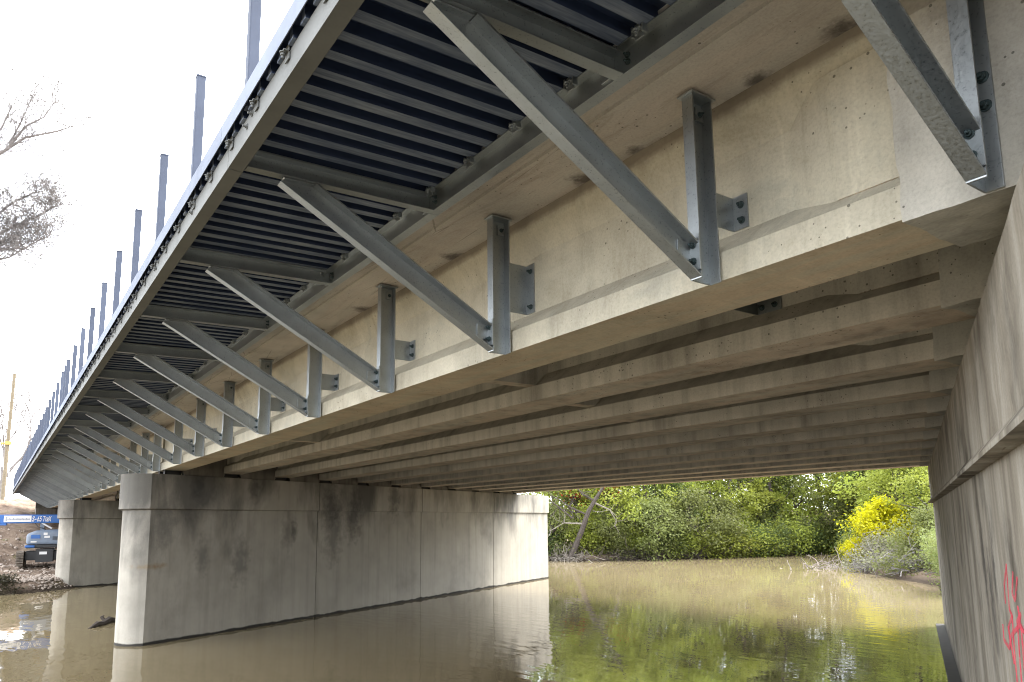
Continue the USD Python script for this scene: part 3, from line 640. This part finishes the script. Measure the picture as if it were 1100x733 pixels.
px0 = -5.02
posts = [px0 + 1.772 * k for k in range(3, 0, -1)] + [px0 - 1.772 * k for k in range(0, 10)] + [-21.75] + [-22.75 - 1.772 * k for k in range(0, 28)]
def make_post(label):
    t = thing('railing_post', label, 'post', (px0, 0, 0), group='railing posts along the walkway edge')
    prof = Polygon([(-0.03, -0.03), (0.03, -0.03), (0.03, 0.03), (-0.03, 0.03)]).buffer(0.008, resolution=2).simplify(0.001)
    obj('tube', ext(prof, (0, 1.285, Z(2.90)), (1, 0, 0), (0, 1, 0), 1.185), M_POST, t)
    obj('cap', ext(prof.buffer(0.003), (0, 1.285, Z(4.086)), (1, 0, 0), (0, 1, 0), 0.012), M_POST, t)
    for z in (2.80, 2.84): obj('bolt', bolt_mesh((-0.06 + (z - 2.80) * 3, 1.2845, Z(z)), (0, -1, 0), 0.015, 0.010), M_EDGE, t)
    return t
posts = [x for x in posts if x < 1.5]
p0 = make_post('x')
for i, x in enumerate(posts):
    lab = f'{ordw(i + 1)} blue-grey railing post from the near end, rising above the walkway edge'
    if abs(x - px0) < 1e-6: tag(p0, lab)
    else: dup(p0, lab, (x, 0, 0))
# steel angle left on the second girder
an = thing('bracket_angle', 'small steel angle with two bolts on the second girder behind the front girder', 'steel angle', (-4.31, 5.93, Z(1.94)))
obj('side_leg', box(-0.011, 0, -0.42, 0, 0, 0.22), M_GALV, an)
fl = obj('wall_leg', box(0.0002, 0.26, -0.011, 0, 0, 0.22), M_GALV, an)
for x in (0.05, 0.19): obj('bolt', bolt_mesh((x, -0.0112, 0.06), (0, -1, 0), 0.02, 0.018), M_BOLT, fl)

# far end of the bridge
fa = thing('far_abutment', 'shaded concrete abutment under the far end of the bridge', 'abutment', (0, 0, 0))
fx = (-70.5 - 0)
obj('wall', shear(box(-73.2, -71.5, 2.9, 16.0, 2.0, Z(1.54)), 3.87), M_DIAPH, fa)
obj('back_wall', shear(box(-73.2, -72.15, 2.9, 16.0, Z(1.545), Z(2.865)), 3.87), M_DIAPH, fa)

# ------------------------------------------------------------------ boom lift on the left bank
M_BLUE = plain('lift_blue', (0.02, 0.10, 0.32), 0.4, var=0.08)
M_GREYP = plain('lift_grey', (0.15, 0.19, 0.25), 0.4, var=0.08)
M_WHITE = plain('white_panel', (0.6, 0.6, 0.6), 0.5, var=0.05)
M_BLACK = plain('black_frame', (0.015, 0.016, 0.018), 0.55)
M_TRACK = plain('muddy_track', (0.13, 0.11, 0.09), 0.9, var=0.4)
M_LETT = plain('grey_lettering', (0.28, 0.30, 0.34), 0.6, var=0.05)
GL = float(ground_h(np.array([-55.0]), np.array([3.0]))[0])
lift = thing('boom_lift', 'blue and grey tracked boom lift parked on the dirt bank beside the farther pier', 'boom lift', (-55.0, 2.6, 0.86), rz=84.0)
# local x runs along the boom, local -y faces the river
def rbox(x0, x1, y0, y1, z0, z1, r=0.06):
    return m3.Manifold.batch_hull([m3.Manifold.sphere(r, 12).translate((x, y, z)) for x in (x0 + r, x1 - r) for y in (y0 + r, y1 - r) for z in (z0 + r, z1 - r)])
bm = obj('boom', rbox(-7.5, 3.2, -0.75, -0.33, 2.58, 3.10, 0.04), M_BLUE, lift, smooth=30)
obj('white_sign', box(-1.9, -0.5, -0.765, -0.752, 2.66, 3.04), M_WHITE, bm)
lt = meshkit.text_mesh('S-65 TraX', 0.30, 0.012, bold=True); lt.apply_transform(np.array([[1, 0.22, 0, 0], [0, 1, 0, 0], [0, 0, 1, 0], [0, 0, 0, 1.0]]))
sx = 1.0 / (lt.bounds[1][0] - lt.bounds[0][0]); lt.apply_scale((sx, 1, 1)); lt.apply_translation((-lt.bounds[0][0], 0, 0))
lt.apply_transform(np.array([[1, 0, 0, -0.46], [0, 0, -1, -0.752], [0, 1, 0, 2.69], [0, 0, 0, 1.0]]))
obj('lettering', lt, M_WHITE, bm)
dash = [box(-1.82, -1.73, -0.772, -0.766, 2.73, 2.97)] + [box(-1.66 + 0.073 * i, -1.61 + 0.073 * i, -0.772, -0.766, 2.77, 2.87 + 0.03 * (i % 3 == 0)) for i in range(15)] + [box(-1.83, -0.58, -0.7665, -0.765, 2.80, 2.83)]
obj('faded_lettering', cat_(dash), M_LETT, bm)
obj('boom_slide_pad', rbox(-2.1, -1.75, -0.8, -0.3, 2.46, 2.578, 0.02), M_BLUE, bm)
hood = m3.Manifold.batch_hull([m3.Manifold.sphere(0.16, 16).translate((x, y, z)) for x in (-0.50, 2.3) for y in (-0.95, 0.8) for z in (1.45,)] + [m3.Manifold.sphere(0.22, 16).translate((x, y, z)) for x, z in ((-0.45, 1.78), (-0.12, 1.93), (2.3, 2.04)) for y in (-0.9, 0.75)])
hd = obj('counterweight_hood', hood, M_GREYP, lift, smooth=40)
obj('blue_panel', box(-0.42, 0.05, -1.14, -1.10, 1.66, 1.88), M_BLUE, hd)
obj('sticker', box(0.22, 0.42, -1.14, -1.10, 1.86, 2.0), M_WHITE, hd); obj('sticker', box(0.26, 0.55, -1.14, -1.10, 1.68, 1.81), M_WHITE, hd); obj('sticker', box(-0.42, -0.12, -1.14, -1.10, 1.42, 1.5), M_WHITE, hd)
obj('vent_grille', cat_([box(0.7, 1.5, -1.14, -1.10, z, z + 0.025) for z in (1.55, 1.6, 1.65, 1.7, 1.75)]), M_BLACK, hd)
obj('turntable_skirt', rbox(-0.66, 2.4, -1.05, 0.85, 1.08, 1.29, 0.05), M_BLACK, lift, smooth=30)
obj('blue_bumper', rbox(-0.70, -0.2, -1.12, 0.9, 1.12, 1.26, 0.03), M_BLUE, lift, smooth=30)
obj('riser', hull([(0.0, -0.6, 2.1), (0.2, -0.6, 2.1), (0.0, 0.3, 2.1), (0.2, 0.3, 2.1), (-0.05, -0.6, 2.6), (0.12, -0.6, 2.6), (-0.05, 0.3, 2.6), (0.12, 0.3, 2.6)]), M_GREYP, lift)
obj('lift_cylinder', ytube([(0.05, -0.66, 2.6), (0.6, -0.66, 2.25)], 0.05, 8), M_WHITE, lift)
obj('hose', ytube([(-0.3, -0.7, 2.58), (-0.1, -0.85, 2.35), (0.3, -0.8, 2.2)], 0.025, 6), M_BLACK, lift)
obj('chassis', cat_([rbox(-0.7, 2.1, -0.8, 0.8, 0.35, 0.9, 0.05).to_mesh() and trimesh.Trimesh(rbox(-0.7, 2.1, -0.8, 0.8, 0.35, 0.9, 0.05).to_mesh().vert_properties[:, :3], rbox(-0.7, 2.1, -0.8, 0.8, 0.35, 0.9, 0.05).to_mesh().tri_verts), box(-0.12, 0.78, -1.0, 1.0, 0.24, 1.02)]), M_BLACK, lift)
obj('chassis_sign', box(0.06, 0.46, -1.018, -1.002, 0.70, 0.86), M_WHITE, lift)
for xa, xb in ((-1.08, -0.72), (2.1, 2.5)):
    pts = [(y, z) for y, z in [(-1.35, 0.35), (-1.1, 0.02), (0.95, 0.02), (1.25, 0.35), (1.0, 0.72), (-1.05, 0.95), (-1.3, 0.75)]]
    tk = obj('track', yz_prism(Polygon(pts), xa, xb), M_TRACK, lift)
    for zz in np.linspace(0.12, 0.85, 6): obj('grouser', box(xa - 0.02, xb + 0.02, -1.42, -1.30, zz - 0.03, zz + 0.03), M_TRACK, tk)

# ------------------------------------------------------------------ rubble, log, pole
def rock(r, seed):
    m = trimesh.creation.icosphere(1, r); v = m.vertices
    m.vertices = v * (0.65 + 0.7 * meshkit.noise(v / r * 1.3 + seed * 3.1, seed)[:, None]) * np.array([1.2, 1, 0.7]); return m
rk = []
for i in range(1500):
    if i < 1100: x, y = rng.uniform(-66, -43.5), rng.uniform(-4.5, 4.2)
    else: x, y = rng.normal(-45.6, 1.0), rng.normal(2.6, 0.9)
    if shapely.distance(shapely.Point(x, y), river_edge) < 0.15 or river.contains(shapely.Point(x, y)): continue
    rk.append((x, y, rng.uniform(0.03, 0.085) * (1.8 if rng.random() < 0.07 else 1)))
hz = ground_h(np.array([r[0] for r in rk]), np.array([r[1] for r in rk]))
tag(obj('bank_rubble', cat_([rock(r, i % 23).apply_translation((x, y, h + r * 0.2)) for i, ((x, y, r), h) in enumerate(zip(rk, hz))]), M_ROCK), 'pale broken stones strewn over the dirt bank around the boom lift', 'rubble', kind='stuff')
log = thing('driftwood_log', 'dark driftwood floating in the water between the two piers', 'driftwood', (-28.3, 3.25, 0.0))
obj('trunk', ytube([(0.95, -0.5, -0.03), (0.45, -0.2, 0.06), (0.1, 0.0, 0.03), (-0.35, 0.25, 0.08), (-0.7, 0.5, 0.0)], [0.03, 0.10, 0.09, 0.13, 0.08], 7), M_BARK, log)
obj('branch', ytube([(-0.2, 0.15, 0.05), (-0.3, 0.0, 0.2), (-0.55, 0.1, 0.22)], [0.06, 0.05, 0.02], 6), M_BARK, log)
pole = thing('utility_pole', 'weathered wooden utility pole standing beyond the far end of the bridge', 'utility pole', (-80.3, 0.7, 5.0))
obj('shaft', ytube([(-0.2, 0.0, -1.5), (0.6, 0.0, 5.5), (1.9, 0.05, 11.8)], [0.17, 0.15, 0.12], 10), M_POLE, pole)
M_YEL = plain('yellow_marker', (0.3, 0.22, 0.05), 0.5)
obj('marker', cat_([box(0.42, 0.86, -0.2, 0.25, 5.5, 5.8), box(0.5, 0.7, -0.5, -0.21, 5.52, 5.72)]), M_YEL, pole)

# ------------------------------------------------------------------ vegetation
def leaves(centres, spread, per, size, g, flat=0.75, droop=0.0):
    """many small folded leaf quads round the clump centres"""
    c = np.repeat(centres, per, axis=0); n = len(c)
    off = g.normal(size=(n, 3)) * np.repeat(spread, per)[:, None] * np.array([1, 1, flat])
    p = c + off
    nrm = g.normal(size=(n, 3)); nrm[:, 2] = np.abs(nrm[:, 2]) + 0.4; nrm /= np.linalg.norm(nrm, axis=1)[:, None]
    a = np.cross(nrm, g.normal(size=(n, 3))); a /= np.linalg.norm(a, axis=1)[:, None]; b = np.cross(nrm, a)
    s = size * g.uniform(0.6, 1.3, n)[:, None]
    v = np.stack([p - a * s * 0.55, p + b * s * 0.33 + nrm * s * 0.08, p + a * s * 0.55, p - b * s * 0.33 + nrm * s * 0.08], 1).reshape(-1, 3)
    i = np.arange(n)[:, None] * 4
    f = np.concatenate([i + [0, 1, 2], i + [0, 2, 3]], 0)
    return trimesh.Trimesh(v, f, process=False)
def branching(p, d, L, r, depth, g, out, spread=0.5, n=(2, 3), upw=0.15, minr=0.006, sides=5, tips=None, wob=0.16):
    d = d / np.linalg.norm(d); pts = [p]; q = p.copy(); dd = d.copy(); k = 4
    for i in range(k):
        dd = dd + g.normal(size=3) * wob + np.array([0, 0, upw]) * 0.3; dd /= np.linalg.norm(dd); q = q + dd * L / k; pts.append(q)
    out.append(ytube(pts, np.linspace(r, max(r * 0.62, minr), k + 1), sides if r > 0.03 else (4 if r > 0.015 else 3), cap=False))
    if tips is not None and depth <= 1: tips.extend(pts[2:])
    if depth == 0: return
    for j in range(g.integers(n[0], n[1] + 1)):
        t = g.integers(2, k + 1) if j else k
        nd = dd + g.normal(size=3) * spread + np.array([0, 0, upw])
        branching(pts[t], nd, L * g.uniform(0.6, 0.82), max(r * 0.6, minr), depth - 1, g, out, spread, n, upw, minr, sides, tips, wob)
def tree_parts(seed, h, cr, low, ncl, per, size, spread=(0.55, 1.0)):
    g = np.random.default_rng(seed); tr = []
    k = 6; pts = [np.array([0, 0, -0.6])]
    for i in range(1, k + 1): pts.append(np.array([g.normal() * 0.18 * i * .5, g.normal() * 0.18 * i * .5, h * 0.8 * i / k]))
    tr.append(ytube(pts, np.linspace(0.03 * h * 0.6, 0.05, k + 1), 7))
    cs = []
    while len(cs) < ncl:
        z = g.uniform(low, h); t = (z - low) / (h - low)
        rad = cr * (0.62 + 0.5 * math.sin(math.pi * min(1, t * 0.9 + 0.1))) * (1.0 if t < 0.75 else (1 - t) * 3.2 + 0.15)
        a = g.uniform(0, 2 * math.pi); rr = rad * math.sqrt(g.uniform(0.12, 1.0))
        cs.append((rr * math.cos(a), rr * math.sin(a), z))
    cs = np.array(cs)
    for c in cs[:: 3]:
        zt = max(0.4, c[2] - g.uniform(0.6, 1.8)); i = min(k - 1, int(zt / (h * 0.8) * k)); base = pts[i] + (pts[i + 1] - pts[i]) * 0.4
        tr.append(ytube([base, (base + c) / 2 + g.normal(size=3) * 0.2, c], [0.07, 0.045, 0.02], 5))
    sp = g.uniform(0.32, 0.62, ncl)
    return cat_(tr), leaves(cs, sp, per, size, g)
GRP = 'trees and bushes on the far river bank'
protos = {}
def proto(kind, seed, h, cr, low, ncl, per, size, lm, bark=M_BARK):
    key = '/World/Looks'   # class prims live outside the picture
    c = stage.CreateClassPrim('/tree_class_%s' % kind)
    tr, lf = tree_parts(seed, h, cr, low, ncl, per, size)
    usdkit.mesh(stage, f'/tree_class_{kind}/trunk', tr, bark); usdkit.mesh(stage, f'/tree_class_{kind}/crown', lf, lm)
    protos[kind] = f'/tree_class_{kind}'
proto('yellow_green_tall', 11, 11.5, 3.3, 1.0, 62, 105, 0.24, L_YG)
proto('yellow_green_low', 12, 7.0, 2.9, 0.4, 46, 105, 0.22, L_YG)
proto('green_tall', 13, 12.5, 3.4, 1.0, 66, 105, 0.22, L_GR)
proto('green_low', 14, 6.0, 2.6, 0.3, 42, 105, 0.20, L_GR)
proto('olive_tall', 15, 12.0, 3.2, 1.2, 56, 95, 0.22, L_OL)
proto('olive_low', 16, 4.2, 2.3, 0.25, 60, 85, 0.18, L_OL)
proto('yellow_bush', 17, 4.3, 1.75, 1.3, 46, 120, 0.20, L_YE)
proto('bank_bush', 18, 2.0, 1.5, 0.15, 40, 80, 0.16, L_YG)
proto('dark_bush', 19, 2.4, 1.6, 0.15, 40, 85, 0.16, L_GR)
proto('red_sprig', 20, 5.6, 0.7, 4.3, 5, 32, 0.20, L_RE)
KN = {'yellow_green_tall': ('yellow-green leafy tree', 'tree'), 'yellow_green_low': ('low yellow-green tree', 'tree'), 'green_tall': ('tall deep green tree', 'tree'), 'green_low': ('low dark green tree', 'tree'),
      'olive_tall': ('tall thin olive tree', 'tree'), 'olive_low': ('low olive bush', 'bush'), 'yellow_bush': ('bright yellow bush', 'bush'), 'bank_bush': ('small yellow-green waterline bush', 'bush'), 'dark_bush': ('small dark green waterline bush', 'bush'), 'red_sprig': ('slim red-leaved sapling', 'sapling')}
NM = {'yellow_green_tall': 'leafy_tree', 'yellow_green_low': 'leafy_tree', 'green_tall': 'green_tree', 'green_low': 'green_tree', 'olive_tall': 'olive_tree', 'olive_low': 'olive_bush', 'yellow_bush': 'yellow_bush', 'bank_bush': 'bank_bush', 'dark_bush': 'bank_bush', 'red_sprig': 'red_sapling'}
bank = [(-50.5, 37.5), (-47.5, 39.0), (-45.3, 41.4), (-43.5, 46), (-41.6, 51.5), (-40.1, 57), (-39.9, 62.8), (-36.3, 63.4), (-33.4, 59.4), (-29.2, 51.4), (-24.4, 42.7)]
bl = LineString(bank)
place = []
g = np.random.default_rng(5)
L_ = bl.length
def off_bank(s, o):
    p = bl.interpolate(s); q = bl.interpolate(min(s + 0.3, L_)); p0_ = bl.interpolate(max(s - 0.3, 0))
    t = np.array([q.x - p0_.x, q.y - p0_.y]); t /= np.linalg.norm(t); nrm = np.array([-t[1], t[0]])
    # land lies on the side away from the river
    c = np.array([p.x, p.y]) + nrm * o
    if river.contains(shapely.Point(*c)) : c = np.array([p.x, p.y]) - nrm * o
    return c
s = 0.6
while s < L_ - 9:
    kind = g.choice(['bank_bush', 'bank_bush', 'dark_bush', 'olive_low'])
    place.append((kind, *off_bank(s, g.uniform(-0.5, 0.6)), g.uniform(0.75, 1.2))); s += g.uniform(0.8, 1.4)
s = 0.2
seq = ['olive_tall', 'yellow_green_low', 'yellow_green_tall', 'yellow_green_low', 'yellow_green_tall', 'green_low', 'yellow_green_low', 'yellow_green_tall', 'yellow_green_low', 'olive_tall', 'yellow_green_tall', 'yellow_green_low', 'olive_tall', 'green_low', 'yellow_green_low', 'olive_low', 'yellow_green_tall', 'yellow_green_low']
i = 0
while s < L_ - 8:
    place.append((seq[i % len(seq)], *off_bank(s, g.uniform(1.6, 3.2)), g.uniform(0.85, 1.1))); s += g.uniform(2.2, 3.2); i += 1
for x, y in [(-56, 46), (-52, 44), (-53, 50), (-49, 48.5), (-48, 54), (-51, 58), (-46.5, 58), (-46, 64), (-49, 68), (-44, 70), (-40, 69), (-41, 75), (-36, 72), (-33, 68), (-37, 80), (-31, 75), (-29, 63), (-27, 70), (-24, 58), (-25, 64), (-20, 56), (-20, 64), (-60, 52), (-58, 60), (-16, 58), (-54, 66), (-34, 63.5), (-32, 62), (-35.5, 67), (-30, 66)]:
    place.append((str(g.choice(['yellow_green_tall', 'green_tall', 'yellow_green_tall', 'yellow_green_tall'])), x + g.normal() * .6, y + g.normal() * .6, g.uniform(1.0, 1.3)))
for kind, x, y, sc in [('yellow_bush', -26.7, 48.6, 0.88), ('yellow_bush', -28.3, 47.8, 0.42), ('yellow_green_low', -23.6, 49.5, 0.85), ('yellow_green_low', -20.6, 47.0, 0.8), ('yellow_green_tall', -18.6, 50.5, 0.9), ('yellow_green_low', -17.5, 43.5, 0.75), ('green_tall', -25, 54, 1.0), ('yellow_green_tall', -15.5, 46, 0.9),
                       ('red_sprig', -46.6, 42.7, 1.0), ('red_sprig', -48.5, 40.2, 0.92), ('red_sprig', -49.5, 41.0, 0.98), ('bank_bush', -47.9, 39.3, 0.9), ('olive_low', -20.4, 41.5, 0.7), ('olive_low', -18.3, 40.2, 0.6)]:
    place.append((kind, x, y, sc))
for k in range(15):
    place.append((['green_tall', 'yellow_green_tall', 'olive_tall'][k % 3], -67 + 2.0 * k + g.normal() * .5, 51 + 2.85 * k + g.normal() * .5, 1.35))
for k in range(8):
    place.append((['yellow_green_tall', 'green_tall'][k % 2], -42 + 3.2 * k + g.normal() * .5, 84 - 1.6 * k, 1.35))
for x, y, sc in [(-16.6, 36.6, 0.55), (-17.6, 38.4, 0.6), (-15.4, 35.0, 0.6), (-16.0, 39.5, 0.7), (-14.6, 33.0, 0.6)]: place.append(('olive_low', x, y, sc))
place = [p for p in place if math.hypot(p[1] + 46.8, p[2] - 38.6) > 1.9]
def ang(x, y): return math.atan2(np.dot([x, y], R[:2]), np.dot([x, y], F[:2]))
place.sort(key=lambda p: ang(p[1], p[2]))
cnt = {}
hs = ground_h(np.array([p[1] for p in place]), np.array([p[2] for p in place]))
for (kind, x, y, sc), h in zip(place, hs):
    cnt[kind] = cnt.get(kind, 0) + 1
    lab, ct = KN[kind]
    t = thing(NM[kind], f'{lab} on the far bank, {ordw(cnt[kind])} from left', ct, (x, y, max(h - 0.25, -0.1) if kind in ('bank_bush', 'dark_bush', 'olive_low') else max(h, 0.05) - 0.1), g.uniform(0, 360), GRP, (sc, sc, sc * g.uniform(0.92, 1.1)))
    t.GetReferences().AddInternalReference(protos[kind]); t.SetInstanceable(True)
# leaning dead trunk with bare branches
lt_ = thing('leaning_tree', 'dark bare trunk leaning over the water at the far bank beside the pier', 'dead tree', (-47.01, 38.3, 0.0))
o = np.array([-47.01, 38.3, 0.0])
w = lambda pts: [np.array(p) - o for p in pts]
obj('trunk', ytube(w([(-47.1, 38.2, -0.3), (-46.67, 38.54, 0.95), (-46.14, 38.91, 2.42), (-45.65, 39.23, 3.89), (-45.17, 39.64, 4.92), (-44.88, 39.9, 5.5), (-44.28, 40.41, 6.82), (-43.7, 40.9, 9.0)]), [0.30, 0.25, 0.22, 0.19, 0.15, 0.12, 0.09, 0.03], 8), M_BARK, lt_)
gb = np.random.default_rng(31)
for st, m_ in ((w([(-46.03, 38.94, 2.94), (-46.87, 37.71, 3.03), (-47.55, 36.89, 2.45)]), M_PALE), (w([(-45.28, 39.53, 4.77), (-45.75, 38.69, 5.37), (-45.92, 38.36, 5.75)]), M_BARK), (w([(-46.44, 38.23, 3.39), (-46.96, 37.24, 4.29), (-47.31, 36.59, 4.89)]), M_BARK),
               (w([(-45.76, 39.12, 3.67), (-46.45, 37.98, 4.28), (-46.95, 37.06, 5.03)]), M_BARK), (w([(-45.3, 39.54, 4.62), (-44.65, 40.63, 4.02), (-44.47, 41.12, 3.13)]), M_PALE)):
    out = [ytube(st, [0.08, 0.06, 0.035], 5)]
    for p in st[1:]:
        for _ in range(3): branching(np.array(p), gb.normal(size=3), 0.9, 0.025, 1, gb, out, 0.6, (2, 3), 0.0)
    obj('branch', cat_(out), m_, lt_)
# brush piles: tangles of twigs
def brush(name, label, loc, size, n, seed, mats, leafm=None, nl=0):
    gg = np.random.default_rng(seed); out = []
    for i in range(n):
        p = gg.normal(size=3) * np.array(size) * 0.5; p[2] = abs(p[2]) * 0.6
        d = gg.normal(size=3) * np.array([1, 1, 0.6]); branching(p, d, gg.uniform(0.5, 1.3) * max(size) * 0.35, gg.uniform(0.012, 0.035), 1, gg, out, 0.5, (1, 2), 0.05)
    t = thing(name, label, 'brush pile', loc); tag(obj('twigs', cat_(out), mats, t), kind='stuff')
    if nl:
        c = gg.normal(size=(nl, 3)) * np.array(size) * 0.55; c[:, 2] = np.abs(c[:, 2]) * 0.8 + 0.05
        obj('leaves', leaves(c, np.full(nl, 0.3), 40, 0.14, gg), leafm, t)
    return t
brush('brush_pile', 'grey tangled brush spilling into the water below the yellow bush', (-23.4, 42.6, 0.15), (2.0, 1.5, 1.2), 260, 41, M_TWIG, L_PA, 55)
brush('brush_pile', 'pale leafy thicket at the waterline beside the abutment edge', (-19.8, 39.9, 0.2), (2.2, 1.4, 1.3), 220, 42, M_TWIG, L_OL, 70)
brush('brush_pile', 'silvery shrub in front of the bright yellow bush', (-25.2, 45.0, 1.0), (1.2, 1.0, 1.0), 90, 43, M_PALE, L_PA, 60)
brush('floating_branches', 'pale tangle of branches stuck in the water before the far bank', (-28.0, 43.3, -0.02), (1.5, 2.0, 0.35), 60, 44, M_PALE)
brush('root_tangle', 'pale roots and dead sticks at the foot of the leaning trunk', (-47.6, 38.2, 0.1), (2.2, 1.6, 0.8), 200, 45, M_PALE)
brush('root_tangle', 'dark roots hanging along the far bank under the yellow-green trees', (-44.6, 43.2, 0.1), (1.3, 3.4, 0.7), 200, 46, M_BARK)
brush('root_tangle', 'dark stump and roots at the water in the middle of the far bank', (-43.0, 48.6, 0.1), (1.0, 2.6, 0.9), 160, 47, M_BARK)
stump = thing('tree_stump', 'dark broken stump standing at the waterline of the far bank', 'stump', (-43.2, 49.6, 0.0))
obj('trunk', ytube([(0, 0, -0.3), (0.05, 0, 0.5), (0, 0.1, 1.5)], [0.75, 0.5, 0.35], 9), M_BARK, stump)
# grassy overhang on the left bank
gt = np.random.default_rng(8)
cl = np.stack([gt.uniform(-45.2, -42.6, 90), gt.uniform(-3.0, 1.3, 90), np.zeros(90)], 1)
cl = np.array([c for c in cl if not river.contains(shapely.Point(c[0], c[1]))]); cl[:, 2] = ground_h(cl[:, 0], cl[:, 1]) + 0.1
tag(obj('bank_weeds', leaves(cl, np.full(len(cl), 0.22), 45, 0.13, gt), L_DRY), 'low weeds and roots overhanging the water on the left bank', 'weeds', kind='stuff')
# bare trees at the left
def bare(label, loc, start, seed, depth, L0, r0, mat, tuft):
    gg = np.random.default_rng(seed); out = []; tips = []
    t = thing('bare_tree', label, 'tree', loc)
    for p, d, L, r, dep in start: branching(np.array(p, float), np.array(d, float), L, r, dep, gg, out, 0.42, (2, 4), 0.12, 0.018, 6, tips)
    obj('trunk', cat_(out), mat, t)
    if tuft:
        tp_ = np.array(tips); sel = tp_[gg.random(len(tp_)) < tuft]
        obj('crown', leaves(sel, np.full(len(sel), 0.10), 7, 0.07, gg), M_TWIG, t)
    return t
bt = thing('bare_tree', 'bare grey tree reaching in from the left, its branches against the white sky', 'tree', (-43.0, -6.0, 2.1))
gg = np.random.default_rng(52); ob = np.array([-43.0, -6.0, 1.0]); wo, tw, tips = [], [], []
P_ = lambda pts: [np.array(p) - ob for p in pts]
limbs = [([(-43, -6, 0), (-43.1, -5.6, 5), (-42.8, -5.0, 10), (-42.2, -3.8, 15), (-41.5, -2.9, 18), (-41.4, -2.6, 21)], 0.30, 0.10),
         ([(-42.0, -3.4, 15.6), (-41.0, -2.5, 17.9), (-40.39, -1.87, 18.72), (-39.59, -0.86, 19.21), (-38.89, -0.03, 19.87), (-38.0, 1.18, 20.15), (-37.61, 1.69, 20.36)], 0.13, 0.02),
         ([(-39.9, -1.2, 19.0), (-39.45, -0.69, 19.34), (-38.83, -0.07, 20.38), (-38.28, 0.6, 20.79), (-37.81, 1.06, 21.63)], 0.08, 0.015),
         ([(-39.3, -0.6, 19.6), (-39.0, -0.2, 20.8), (-38.8, 0.1, 21.9)], 0.05, 0.015),
         ([(-40.2, -1.6, 18.9), (-39.6, -0.9, 20.6), (-39.4, -0.6, 21.8)], 0.06, 0.015),
         ([(-42.6, -4.4, 12), (-42.3, -2.6, 14.8), (-41.8, -1.2, 15.6), (-41.2, -0.2, 16.3), (-40.4, 0.9, 16.9), (-39.9, 1.5, 17.4)], 0.12, 0.02),
         ([(-42.3, -2.6, 14.8), (-41.6, -1.1, 16.6), (-41.2, -0.2, 17.6), (-40.7, 0.6, 18.1)], 0.08, 0.02),
         ([(-42.6, -3.2, 13.6), (-42.0, -1.6, 14.3), (-41.2, -0.2, 14.8), (-40.6, 0.8, 15.6)], 0.08, 0.02),
         ([(-41.9, -1.4, 15.4), (-41.4, -0.6, 15.2), (-40.8, 0.3, 15.2), (-40.2, 1.3, 15.9)], 0.06, 0.02)]
for li, (pts, ra, rb_) in enumerate(limbs):
    q = P_(pts); wo.append(ytube(q, np.linspace(ra, rb_, len(q)), 7))
    if li == 0: continue
    for k in range(1, len(q)):
        for _ in range(8 if li < 5 else 19):
            t_ = gg.random(); b_ = q[k - 1] * (1 - t_) + q[k] * t_; d_ = (q[k] - q[k - 1]); d_ = d_ / np.linalg.norm(d_)
            branching(b_, d_ * 0.6 + gg.normal(size=3) * 0.5 + np.array([0, 0, 0.3]), gg.uniform(0.5, 1.0), 0.018, 2, gg, tw, 0.5, (2, 3), 0.12, 0.007, 4, tips if li >= 5 or gg.random() < 0.4 else [])
obj('trunk', cat_(wo), M_TWIG, bt); tag(obj('twigs', cat_(tw), M_TWIG, bt), kind='stuff')
tips = np.array(tips); obj('crown', leaves(tips, np.full(len(tips), 0.09), 3, 0.075, gg), M_TWIG, bt)
bare('thin bare tree standing behind the utility pole', (-86, 0.9, 5.0),
     [((0, 0, -1), (0, 0.05, 1), 5.0, 0.16, 0), ((0, 0.2, 3.5), (0.1, 0.5, 1), 3.6, 0.10, 4), ((0, 0.1, 3.0), (0.1, -0.2, 1), 3.6, 0.10, 4), ((0, 0.2, 3.8), (0.1, 0.9, 0.8), 3.2, 0.08, 4)], 53, 4, 3, 0.1, M_TWIG, 0.25)
